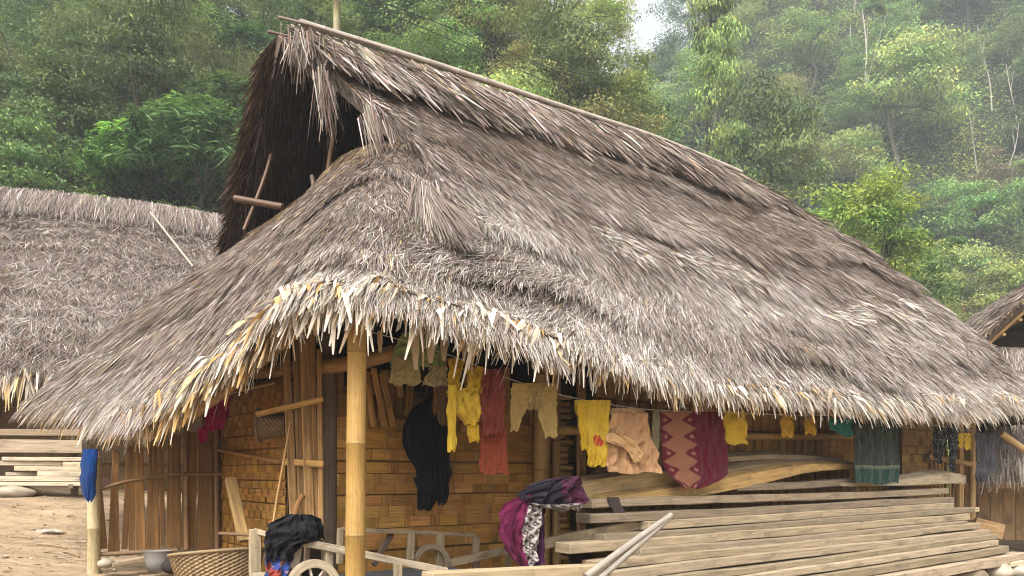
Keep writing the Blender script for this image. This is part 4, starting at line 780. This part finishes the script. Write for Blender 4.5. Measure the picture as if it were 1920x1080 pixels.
n = 12000; p, t, nn = frame(SL_, R(n), .005+.06*R(n)); blades(mb, p+nn*(.06+.05*R(n)[:, None]), t, nn, .4+.9*R(n)**1.5, .006+.009*R(n), .12*rng.standard_normal(n), .01+.03*R(n), blade_cols(n, np.tile(np.array([.4, 1.4, 3, 3.4, 1.2, .05]), (n, 1))), .02*R(n))
def SLb(u, v):
    q = SL_(u, v); u = np.asarray(u, float); v = np.asarray(v, float); r = LR0+(LR1-LR0)*u[..., None]-LF*(4.2*v)[..., None]; return np.stack([r[..., 0], r[..., 1], q[..., 2]], -1)
slope_obj(SLb, dL, 4000, grid=(20, 20), mb=mb); mb.build('thatch_roof', TM, lh)
mb = MB(); n = 1500; u = R(n); fringe(mb, SL2, u, .2+.3*R(n), .02+.03*R(n), (4, 2, 2, 1, .3, .3), dz=.6); mb.build('eave_fringe', M['fringe'], lh)
mb = MB(); q0 = np.array([LR0[0], LR0[1], 0])+LF*3.2; weave(mb, np.array([q0[0], q0[1], .2]), LD, Z3, LF, 12, 2.9, .25, .2, (.28, .18, .09), 40); mb.build('woven_wall', M['split'], lh)
mb = MB(); q0 = np.array([LR0[0], LR0[1], 0])-LF*3.2; weave(mb, np.array([q0[0], q0[1], .2]), LD, Z3, -LF, 12, 2.9, .3, .3, (.28, .18, .09), 41); mb.build('back_wall', M['split'], lh)
for k in (.3, .52, .75):
    mb = MB(); q = LR0+(LR1-LR0)*k+LF*3.9; mb.tube([(q[0], q[1], .1), (q[0], q[1], 3.0)], .07, 9, (.3, .2, .1), nodes=.5); mb.build('post', M['bamboo'], lh)
mb = MB(); mb.tube([px(282, 398, 16.2), px(362, 500, 15.2)], .022, 7, (.42, .36, .28)); tag(mb.build('roof_stick', M['bamboo'], None, origin=px(282, 398, 16.2)), 'pale stick lying on the thatch of the left hut roof', 'stick')
LB = [(812, -120, 162, 12, (.30, .22, .14)), (838, -120, 159, 24, (.40, .31, .21)), (861, 10, 158, 7, (.56, .46, .33)), (869.5, -90, 121, 8.5, (.55, .45, .32)), (870, 123, 158, 8, (.55, .45, .30)), (879, 33, 158, 8.5, (.56, .46, .31)), (889, 12, 74, 6.5, (.50, .42, .31)), (888.5, 76, 158, 9, (.60, .50, .36)), (898, -100, 156, 9.5, (.56, .47, .33)), (907.5, -100, 156, 7, (.60, .5, .36))]
LBL = ['topmost brown board high on the left hut stack', 'widest board of the left hut stack', 'thin pale board directly under the widest one at the left hut', 'long board cut short before the blue cloth at the left hut', 'short board end filling the row beside the blue cloth', 'middle pale board of the left hut stack', 'shortest loose batten with dark gaps around it in the left hut stack', 'pale thick board right of the shortest loose batten', 'long board second from the bottom of the left hut stack', 'lowest pale board of the left hut stack']
for i, (y, x0, x1, hp, col) in enumerate(LB):
    Y0 = 12.2; bars('plank', LBL[i], 'plank', px(x0, y-(x1-x0)*.006, Y0-.35*(158-x0)/250), px(x1, y, Y0), hp/F*Y0, .25, LF, col, 'plank', 'boards stacked at the left hut', 50+i, .005, .006)
mb = MB(); q = px(60, 905, 12.9); mb.box((q[0], q[1], .9), LD*1.6, LF*.1, Z3*.8, (.05, .04, .03), 2); tag(mb.build('sacks', M['old'], None, origin=q), 'dark stack of timber in deep shade behind the left hut boards', 'timber') if False else None

for k, X_ in enumerate((-60, 140)):
    q = px(X_, 900, 12.45); mb = MB(); mb.tube([(q[0], q[1], .3), (q[0], q[1], 1.75)], .06, 9, (.28, .2, .12), nodes=.5); tag(mb.build('support_post', M['bamboo'], None, origin=(q[0], q[1], .3)), ['short post carrying the left ends of the left hut boards', 'short post carrying the right ends of the left hut boards'][k], 'post')
    for i_, zz in enumerate((.84,)): bars('support_log', ['short log under the left part of the left hut boards', 'short log under the right part of the left hut boards'][k], 'log', (q[0], q[1], zz-.02), (q[0]+LF[0]*.45, q[1]+LF[1]*.45, zz-.02), .07, .07, Z3, (.25, .18, .1), 'old')
rh = thing('thatched_hut', px(1880, 1000, 15.5), 'neighbouring hut with bamboo gable and thatch skirt at the right edge', 'hut')
g0 = px(1806, 672, 15.0); g1 = px(1990, 508, 15.2); gd = nrm((g1-g0)); bk = np.array([.25, 1, 0.])/1.03
def SR(u, v):
    u = np.asarray(u, float); v = np.asarray(v, float); e = g0-gd*.3; ap = g0+gd*3.6; return ap+(e-ap)*v[..., None]+bk*(6*u)[..., None]+np.array([0, 0, .1])*np.sin(np.pi*v)[..., None]
mb, _ = slope_obj(SR, lambda p, u, v: course(p, v, 8, 150, .05), 9000, L=(.2, .5), wd=(.01, .02), grid=(30, 30), thick=.12, spread=.3)
apx = g0+gd*3.6; e2 = apx+np.array([-(g0-apx)[0], 0, (g0-apx)[2]])
def SR2(u, v):
    u = np.asarray(u, float); v = np.asarray(v, float); return apx+(e2-apx)*v[..., None]+bk*(6*u)[..., None]
slope_obj(SR2, lambda p, u, v: course(p, v, 8, 151, .05), 4000, grid=(20, 20), mb=mb)
n = 900; v = R(n); extra(mb, SR, R(n)*.02, v, .2+.3*R(n), .012+.014*R(n), .7+.5*R(n), .02+.05*R(n), (.5, 2, 2, 1, .5, 3), .1*R(n)); mb.build('thatch_roof', TM, rh)
mb = MB()
for k in range(5): o_ = bk*(.12+.3*k)-np.array([0, 0, .16+.05*(k % 2)]); mb.tube([g0-gd*.2+o_, g0+gd*3.5+o_], .045, 8, (.42, .25, .09), nodes=.5)
for k in range(8): q = g0+gd*(.2+.45*k)-np.array([0, 0, .24]); mb.tube([q-bk*.05, q+bk*2.5], .03, 7, (.48, .28, .10))
mb.build('gable_rafters', M['bamboo'], rh)
s0, s1, s2, s3 = px(1868, 652, 15.4), px(2120, 658, 15.6), px(1840, 862, 13.6), px(2150, 866, 13.8)
def SS(u, v):
    u = np.asarray(u, float)[..., None]; v_ = np.asarray(v, float); v = v_[..., None]; return (s0+(s1-s0)*u)*(1-v)+(s2+(s3-s2)*u)*v+np.array([0, 0, .12])*np.sin(np.pi*v)
mb, SS2 = slope_obj(SS, lambda p, u, v: course(p, v, 6, 152, .03), 16000, L=(.25, .55), wd=(.008, .016), grid=(24, 30), spread=.10, wts=lambda u, v, pat, p: np.tile(np.array([.4, 1.6, 3, 3.4, 1.6, .1]), (len(u), 1)))
n = 1500; extra(mb, SS2, R(n), .85+.15*R(n), .25+.3*R(n), .01+.015*R(n), 0*R(n), .02+.03*R(n), (.3, 1, 2, 4, 3, .2), .1+.15*R(n)); mb.build('thatch_skirt', TM, rh)
mb = MB(); q0 = px(1790, 1020, 14.9)
for k in range(14): mb.bar(px(1795+44*k*.55, 830, 14.9), px(1795+44*k*.55, 1012, 14.9), .24, .03, (0, -1, 0), np.array((.36, .235, .12))*(1+.12*math.sin(k*5)), k)
mb.build('board_wall', M['plank'], rh)
mb = MB(); mb.bar(px(1786, 910, 14.8), px(2150, 912, 14.8), .15, .06, (0, -1, 0), (.44, .29, .15), 4); mb.build('wall_rail', M['plank'], rh)
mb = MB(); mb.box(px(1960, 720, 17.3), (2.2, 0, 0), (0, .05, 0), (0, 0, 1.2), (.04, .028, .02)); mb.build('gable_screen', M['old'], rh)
mb = MB(); P = px(1903, 880, 14.6); mb.box(P, (.12, 0, 0), (0, .03, 0), (0, 0, .14), (.42, .03, .02), 2, 3, .02, .02); tag(mb.build('red_cloth', M['cloth'], None, origin=P), 'small red cloth hanging on the right hut wall at the photo edge', 'cloth')
mb = MB(); q = px(1908, 835, 13.2); mb.tube([px(1876, 812, 12.9), px(1960, 872, 13.2)], .06, 8, (.44, .28, .12)); tag(mb.build('eave_log', M['bamboo'], None, origin=q), 'brown pole end slanting out under the right end of the eave', 'pole')
# ------------------------------------------------------------------ pole and wires behind the roof
mb = MB(); mb.tube([(px(631, 36, 12.5)[0], 12.5, -.5), px(631, 36, 12.5), px(636, -40, 12.5)], .06, 9, (.28, .24, .12), nodes=.6); tag(mb.build('bamboo_pole', M['bamboo'], None, origin=(px(631, 36, 12.5)[0], 12.5, 0)), 'upright bamboo pole rising behind the left end of the ridge', 'pole')
for i, (pts, lab) in enumerate((([(560, -40, 13), (740, 12, 15), (1000, 115, 18), (1300, 238, 22), (1600, 345, 27), (1960, 450, 33)], 'upper thin power wire running down across the forest behind the roof'), ([(640, -10, 13), (760, 38, 15), (1000, 142, 18), (1300, 268, 22), (1600, 375, 27), (1960, 482, 33)], 'lower thin power wire running down across the forest behind the roof'))):
    q = crom([px(*p) for p in pts], np.linspace(0, 1, 40)); mb = MB(); mb.tube(q, .009, 5, (.05, .05, .05)); tag(mb.build('power_wire', M['wire'], None, origin=q[0]), lab, 'wire', 'power wires')
# ------------------------------------------------------------------ forest
def leaves(mb, p, d, up, L, w, col, mi=0, fold=.12):
    """pointed leaves: one folded diamond each"""
    n = len(p); s = nrm(np.cross(d, up)); L = L[:, None]; w = w[:, None]
    m = p+d*L*.45; a = m-s*w*.5+up*w*fold; b = m+s*w*.5+up*w*fold; q = p+d*L-up*L*.12
    P = np.stack([p, a, q, b], 1).reshape(-1, 3); f = np.arange(n*4).reshape(n, 4)
    mb.add(P, f, np.repeat(col, 4, 0), mi=mi, smooth=False)
def rdir(n, g): v = g.standard_normal((n, 3)); return nrm(v)
G = dict(dark=(.105, .155, .048), mid=(.17, .235, .066), light=(.26, .32, .095), yel=(.27, .31, .06), bright=(.16, .30, .040), olive=(.17, .175, .06), blue=(.07, .12, .07), brown=(.18, .14, .08))
def cvar(n, g, base, yel=.1):
    c = np.array(base)*(1+.28*g.standard_normal((n, 1))); k = g.random((n, 1)) < yel
    return np.clip(np.where(k, c*np.array([1.9, 1.5, 1.0]), c), .008, .6)
def clump_crown(seed, rx, ry, rz, cz, ncl, nl, leaf, base, yel=.08, shell=.55, rc=.42, droop=.25, ragged=.25):
    g = np.random.default_rng(seed); mb = MB()
    d = rdir(ncl, g); d[:, 2] = np.where(d[:, 2] < -.55, -d[:, 2], d[:, 2])
    rr = (shell+(1-shell)*g.random(ncl)**.6)*(1+ragged*g.standard_normal(ncl))
    c = d*rr[:, None]*np.array([rx, ry, rz])+np.array([0, 0, cz])
    sz = rc*(.6+.8*g.random(ncl))*min(rx, rz)
    cb = np.array(base)*(1+.22*g.standard_normal((ncl, 1)))*np.array([1+.1*g.standard_normal(ncl), np.ones(ncl), np.ones(ncl)]).T
    k = g.integers(0, ncl, nl); o = rdir(nl, g)*(g.random(nl)**.5)[:, None]; o[:, 2] = np.abs(o[:, 2])*.8-.15
    p = c[k]+o*sz[k][:, None]*np.array([1.15, 1.15, .75])
    up = nrm(np.array([0, 0, .9])+.8*o+.5*g.standard_normal((nl, 3))); dd = rdir(nl, g)+o*.8; dd = nrm(dd-up*(dd*up).sum(1, keepdims=True)); dd = nrm(dd-np.array([0, 0, droop]))
    col = np.clip(cb[k]*(1+.22*g.standard_normal((nl, 1))), .006, .6); yk = g.random((nl, 1)) < yel; col = np.where(yk, np.clip(col*np.array([1.9, 1.6, 1.1]), 0, .6), col)
    leaves(mb, p, dd, up, leaf*(.6+.8*g.random(nl)), leaf*.42*(.7+.6*g.random(nl)), col)
    return mb, c
def trunk_mesh(seed, H, r, tips, col=(.10, .085, .06), lean=.1):
    g = np.random.default_rng(seed); mb = MB(); top = np.array([lean*H*g.standard_normal(), lean*H*g.standard_normal(), H])
    pts = crom([(0, 0, -.6), top*.35+.05*H*g.standard_normal(3)*np.array([1, 1, 0]), top*.7, top], np.linspace(0, 1, 9)); mb.tube(pts, np.linspace(r, r*.35, 9), 7, col)
    for t in tips:
        s = pts[g.integers(3, 8)]; m = (s+t)/2+np.array([0, 0, .15*H*.3]); mb.tube(crom([s, m, t], np.linspace(0, 1, 5)), np.linspace(r*.4, r*.1, 5), 5, col)
    return mb
def bamboo_crown(seed, H, spread, nc, nl, base, culms):
    g = np.random.default_rng(seed); mb = MB(); P, T = [], []
    for i in range(nc):
        a = g.random()*6.28; b0 = np.array([math.cos(a), math.sin(a), 0])*.5*g.random(); h = H*(.65+.4*g.random()); s = spread*(.5+.7*g.random()); d = np.array([math.cos(a+.4*g.standard_normal()), math.sin(a+.4*g.standard_normal()), 0])
        t = np.linspace(0, 1, 12); c = b0+np.outer(t*h-.35*h*sstep(.6, 1.15, t)*1.0, [0, 0, 1])+np.outer(t**2.2*s, d)
        culms.tube(c-np.array([0, 0, .4]), np.linspace(.05, .012, 12), 5, (.13, .16, .06)); k = int(nl/nc); tt = .22+.78*g.random(k)**.8; q = crom(c, tt)
        P.append(q+g.standard_normal((k, 3))*np.array([.34, .34, .28])*(.6+.8*tt[:, None])*spread*.35); T.append(tt)
    p = np.concatenate(P); n = len(p)
    spr = p+0; k = g.integers(0, n//6, n); spr = p[k]+g.standard_normal((n, 3))*.10     # sprays of about six leaves
    dd = nrm(g.standard_normal((n, 3))*np.array([1, 1, .45])+np.array([0, 0, -.55])); up = nrm(np.array([0, 0, 1.])+.5*g.standard_normal((n, 3)))
    cb = np.array(base)*(1+.25*np.random.default_rng(seed+1).standard_normal((n, 1)))[k]
    leaves(mb, spr, dd, up, .22*(.6+.8*g.random(n)), .035*(.7+.7*g.random(n)), np.clip(cb*(1+.2*g.standard_normal((n, 1))), .01, .6)); return mb
def bigleaf_crown(seed, rx, rz, cz, nw, base, L=.34, w=.085):
    g = np.random.default_rng(seed); mb = MB(); d = rdir(nw, g); d[:, 2] = np.abs(d[:, 2])*1.0-.3; rr = .45+.6*g.random(nw)**.6; c = d*rr[:, None]*np.array([rx, rx, rz])+np.array([0, 0, cz])
    m = 11; k = np.repeat(np.arange(nw), m); n = len(k); a = g.random(n)*6.28; dd = nrm(np.stack([np.cos(a), np.sin(a), -.75+.7*g.random(n)], -1)+.35*d[k]); up = nrm(np.array([0, 0, 1.])+.35*d[k]+.2*g.standard_normal((n, 3)))
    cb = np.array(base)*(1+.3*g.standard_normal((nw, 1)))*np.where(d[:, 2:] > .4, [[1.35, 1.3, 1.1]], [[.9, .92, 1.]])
    leaves(mb, c[k]+.05*g.standard_normal((n, 3)), dd, up, L*(.6+.6*g.random(n)), w*(.7+.6*g.random(n)), np.clip(cb[k]*(1+.18*g.standard_normal((n, 1))), .01, .6)); return mb, c
KIND = {}
def reg(k, crown, trunk, rx, h):
    c = crown.build('crown', M['leaf']); t = trunk.build('trunk', M['bark']); KIND[k] = (c, t, rx, h)
def mk(k, seed, *a, H=4, r=.13, bark=(.10, .085, .06), **kw):
    cm, c = clump_crown(seed, *a, **kw); reg(k, cm, trunk_mesh(seed, H, r, c[:(2 if k in ('tall', 'bare') else 7)], bark), a[0], a[3]+a[2])
mk('dense', 1, 2.3, 2.3, 2.1, 4.0, 60, 8500, .20, G['dark'], yel=.05, H=4.5)
mk('dense2', 2, 2.6, 2.6, 1.8, 3.6, 55, 8500, .19, G['mid'], yel=.07, H=4)
mk('light', 3, 2.2, 2.2, 2.4, 4.4, 45, 7500, .20, G['light'], yel=.15, H=5, shell=.4)
mk('olive', 4, 2.4, 2.4, 2.0, 3.8, 45, 6500, .18, G['olive'], yel=.2, H=4.4, shell=.4)
mk('bright', 5, 1.8, 1.8, 2.2, 5.3, 75, 12000, .15, G['yel'], yel=.2, H=5.8, rc=.36, ragged=.12)
mk('bush', 6, 2.0, 2.0, 1.1, .8, 40, 6500, .17, G['mid'], yel=.08, H=1.2, r=.06)
mk('bush2', 7, 1.8, 1.8, 1.2, .9, 40, 6500, .16, G['light'], yel=.2, H=1.3, r=.06)
mk('brush', 8, 2.2, 2.2, 1.6, 1.6, 40, 5000, .17, G['brown'], yel=.2, H=2.4, r=.07, shell=.3, bark=(.35, .3, .25))
mk('vine', 9, 1.15, 1.15, 4.6, 5.2, 75, 9000, .17, G['mid'], yel=.12, H=9.5, r=.15, rc=.55, droop=.9, ragged=.2)
mk('tall', 10, 1.7, 1.7, .9, 12.6, 22, 2600, .24, G['light'], yel=.1, H=12.4, r=.13, bark=(.48, .43, .36))
mk('bare', 11, .8, .8, .5, 9.0, 8, 260, .2, G['mid'], H=9.2, r=.09, bark=(.45, .4, .33))
cu = MB(); cm = bamboo_crown(12, 7.5, 2.6, 26, 11000, G['light'], cu); reg('bamboo', cm, cu, 2.6, 7)
cu = MB(); cm = bamboo_crown(13, 6.5, 2.9, 24, 11000, (.20, .225, .075), cu); reg('bamboo2', cm, cu, 2.9, 6)
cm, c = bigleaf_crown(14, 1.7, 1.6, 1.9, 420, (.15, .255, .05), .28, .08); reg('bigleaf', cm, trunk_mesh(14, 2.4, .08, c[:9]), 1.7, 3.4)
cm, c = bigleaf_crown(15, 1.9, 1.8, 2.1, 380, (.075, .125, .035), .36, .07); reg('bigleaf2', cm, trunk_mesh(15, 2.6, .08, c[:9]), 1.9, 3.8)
for k, (c, t, _, _) in KIND.items(): COL.objects.unlink(c); COL.objects.unlink(t)
SIL = np.array([(-200, 340), (0, 345), (400, 400), (401, 470), (450, 200), (520, 40), (600, 30), (1000, 170), (1400, 320), (1640, 500), (1780, 640), (1815, 660), (1920, 565), (2100, 400)])
NAMES = dict(dense='broadleaf_tree', dense2='broadleaf_tree', light='broadleaf_tree', olive='broadleaf_tree', bright='broadleaf_tree', bush='shrub', bush2='shrub', brush='dry_shrub', vine='vine_covered_tree', tall='tall_tree', bare='bare_tree', bamboo='bamboo_clump', bamboo2='bamboo_clump', bigleaf='large_leaved_shrub', bigleaf2='large_leaved_shrub')
WORDS = dict(dense='dark green dense broadleaf tree', dense2='green rounded broadleaf tree', light='light green broadleaf tree', olive='olive green loose crowned tree', bright='bright yellow-green bushy tree', bush='dark green low shrub', bush2='pale green low shrub', brush='brownish dry brush', vine='slender tree wrapped in hanging vines', tall='tall pale trunk with small crown', bare='pale nearly leafless trunk', bamboo='feathery light green bamboo clump', bamboo2='drooping yellowish green bamboo clump', bigleaf='bright green shrub with long leaves', bigleaf2='long-leaved drooping green shrub')
CATS = dict(bush='shrub', bush2='shrub', brush='shrub', bamboo='bamboo', bamboo2='bamboo', bigleaf='shrub', bigleaf2='shrub')
used_labels = set()
def plant(k, x, y, s=1, sz=1, rot=None, label=None, zoff=0, zone='on near hillside', always=False):
    c, t, rx, h = KIND[k]; z = float(ground_h(x, y))-.15+zoff
    pxx = 960+F*x/y; top = HZ-F*(z+h*s*sz-ZC)/y; wpx = F*rx*s/y; bot = HZ-F*(z+(.35*h if k not in ('bush', 'bush2') else 0)*s*sz-ZC)/y
    if not always:
        if pxx+wpx < -20 or pxx-wpx > 1940: return None
        q = np.linspace(max(pxx-wpx*.8, -150), min(pxx+wpx*.8, 2050), 7); sil = np.interp(q, SIL[:, 0], SIL[:, 1]).max()
        if top > sil-6 or bot < -40: return None
        if 1172-wpx*.55 < pxx < 1262+wpx*.5 and top < 40: return None
    cx = min(max(pxx, 8), 1912); sil = float(np.interp(cx, SIL[:, 0], SIL[:, 1])); cy = min(max((max(top, 0)+min(bot, sil))/2, 4), 1076)
    if label is None:
        i = 0
        while True:
            label = f"{WORDS[k]} {zone}, {cx/19.2+i:.0f}% across and {cy/10.8:.0f}% down"
            if label not in used_labels: break
            i += 1
    used_labels.add(label)
    o = thing(NAMES[k], (x, y, z), label, CATS.get(k, 'tree'), {'on near hillside': 'trees and shrubs on the near hillside', 'on hazy far hillside': 'trees on the hazy far hillside', 'behind the huts': 'plants at the foot of the hill'}[zone])
    for src in (c, t):
        d = src.copy(); COL.objects.link(d); d.parent = o; d.location = (0, 0, 0)
    o.rotation_euler = (0, 0, random.random()*6.28 if rot is None else rot); o.scale = (s, s, s*sz); return o
def plant_px(k, X, Y, depth, s=1, **kw):
    """the trunk stands where the photo column X meets the hill at that depth"""
    return plant(k, (X-960)/F*depth, depth, s, **kw)
# distinctive ones first
pts = []; pts.append(((1612-960)/F*32, 32, 4)); plant_px('bright', 1612, 0, 32, 1.32, label='bright yellow-green bushy tree rising behind the right end of the big roof', zone='on near hillside', always=True)
plant_px('bigleaf', 262, 0, 18.6, 1.05, label='bright green leafy shrub behind the left roof, brightest on the left', zone='behind the huts', zoff=.7+5.0, always=True) if False else None
def free(x, y, d):
    for a, b, e in pts:
        if (a-x)**2+(b-y)**2 < (.5*(d+e))**2: return False
    pts.append((x, y, d)); return True
g = random.Random(11)
plist = [('bigleaf', 262, 27.5, 1.2), ('bigleaf2', 375, 27, 1.5), ('bigleaf2', 440, 30, 1.3), ('bamboo', 310, 34, 1.35), ('bamboo2', 430, 33, 1.0), ('bamboo2', 60, 31, 1.15), ('dense', 120, 28, .85), ('bigleaf', 190, 24.5, 1.0), ('bigleaf2', 330, 23.5, 1.1), ('bigleaf', 410, 23.5, 1.0), ('bush', 20, 21.5, 1.1), ('bush', 170, 21, 1.0), ('bigleaf', 405, 20.6, .8), ('bush2', 90, 20.6, .8),
         ('bamboo2', 1110, 44, 1.5), ('bamboo', 1030, 40, 1.2), ('tall', 1068, 43, .85), ('dense', 1222, 48, .9, 1.7), ('vine', 1342, 46, 1.15, 1.75), ('dense', 1455, 46, 1.2, 1.65), ('olive', 1420, 43, 1.1), ('light', 1300, 40, 1.0), ('dense2', 1670, 40, 1.2), ('vine', 1700, 34, .6), ('brush', 1850, 40, 1.5), ('brush', 1770, 43, 1.4), ('dense2', 1890, 34, 1.1), ('bush2', 1790, 24, .8), ('bush', 1850, 27, 1.0), ('bush2', 1740, 23, .7), ('bush', 1720, 27, .9), ('bush2', 1830, 22.5, .6), ('dense', 760, 38, 1.1), ('bamboo', 680, 33, 1.0), ('light', 900, 38, 1.0), ('bush2', 1480, 30, 1.0), ('light', 1540, 33, .9)]
for k, X, Y, s, *z_ in plist:
    x = (X-960)/F*Y; pts.append((x, Y, KIND[k][2]*s*1.2)); plant(k, x, Y, s, z_[0] if z_ else 1, zone='behind the huts' if Y < 24 else 'on near hillside')
kinds_l = ['dense', 'dense2', 'bamboo', 'bamboo2', 'bigleaf2', 'light', 'olive', 'dense', 'bush', 'bamboo']
kinds_r = ['dense', 'dense2', 'light', 'olive', 'bush2', 'vine', 'dense2', 'bamboo2', 'light', 'bamboo']
for i in range(5000):
    y = 20.5+28*g.random()**.8; r = -.72+1.42*g.random(); x = r*y; k = g.choice(kinds_l if r < .1 else kinds_r); s = .65+.55*g.random()
    if y < 27 and -.6 < r < -.33: k = g.choice(['bush', 'bigleaf2', 'bush2', 'bigleaf'])
    if y < 24: k = g.choice(['bush', 'bush2', 'bigleaf2', 'bush', 'dense2']); s *= .8
    if free(x, y, 2.5*s+.1): plant(k, x, y, s, .85+.3*g.random(), zone='behind the huts' if y < 24 else 'on near hillside')
# far hillside
for k, X, Y, s in [('tall', 1643, 92, 1.25), ('bare', 1860, 96, 1.25), ('bare', 1912, 92, 1.1), ('bare', 1836, 88, .9), ('tall', 1478, 108, 1.0), ('bare', 1600, 104, .8), ('bare', 1890, 86, .9), ('brush', 1880, 84, 2.2), ('brush', 1820, 82, 2.0), ('light', 1590, 84, 1.5), ('light', 1440, 104, 1.8)]:
    x = (X-960)/F*Y; pts.append((x, Y, 2)); plant(k, x, Y, s, zone='on hazy far hillside')
for i in range(6000):
    y = 66+54*g.random(); r = .1+.62*g.random(); x = r*y; s = 1.3+1.0*g.random(); k = g.choice(['dense', 'dense2', 'dense', 'olive', 'dense2', 'dense2', 'light'])
    if free(x, y, 3.5*s): plant(k, x, y, s, .85+.35*g.random(), zone='on hazy far hillside')
# undergrowth between the trees: nobody could count it
g2 = np.random.default_rng(5); n = 130000
y = np.concatenate([19.3+28*g2.random(60000)**1.3, 62+56*g2.random(70000)]); x = (-.74+1.46*g2.random(n))*y; x[60000:] = (.08+.64*g2.random(70000))*y[60000:]
big = np.where(y > 60, 1.5, 1.0)*(.7+.012*np.clip(y-19, 0, 30))
p = np.stack([x, y, ground_h(x, y)+g2.random(n)**1.5*.9*big], -1)
base = np.where((vn(p*.4, 3) > .5)[:, None], np.array(G['mid']), np.array(G['light']))*(1+.3*g2.standard_normal((n, 1)))
yk = vn(p*.25, 41)[:, None]; base = np.where((yk > .62), base*np.array([1.35, 1.2, .9]), base)
up = nrm(np.array([0, -.3, 1.])+.6*g2.standard_normal((n, 3))); dd = nrm(np.cross(up, g2.standard_normal((n, 3))))
mb = MB(); leaves(mb, p, dd, up, .30*big*(.6+.8*g2.random(n)), .13*big*(.6+.8*g2.random(n)), np.clip(base, .01, .5))
tag(mb.build('undergrowth', M['leafu']), 'tangled green undergrowth covering the ground between the hillside trees', 'undergrowth', kind='stuff')
# ------------------------------------------------------------------ haze
me = bpy.data.meshes.new('haze'); X0, X1, Y0, Y1, Z0, Z1 = -135, 175, -43, 153, -12, 108
me.from_pydata([(x, y, z) for z in (Z0, Z1) for y in (Y0, Y1) for x in (X0, X1)], [], [(0, 2, 3, 1), (4, 5, 7, 6), (0, 1, 5, 4), (1, 3, 7, 5), (3, 2, 6, 7), (2, 0, 4, 6)])
hz = bpy.data.objects.new('haze', me); COL.objects.link(hz)
hz.data.materials.clear(); m = bpy.data.materials.new('haze'); m.use_nodes = True; t = m.node_tree; t.nodes.clear()
o = t.nodes.new('ShaderNodeOutputMaterial'); vv = t.nodes.new('ShaderNodeVolumePrincipled'); vv.inputs['Color'].default_value = (.86, .93, 1, 1); vv.inputs['Density'].default_value = .0012; vv.inputs['Anisotropy'].default_value = .2
t.links.new(vv.outputs[0], o.inputs['Volume']); hz.data.materials.append(m); tag(hz, 'pale mist lying over the far forested hillside', 'haze', kind='stuff')
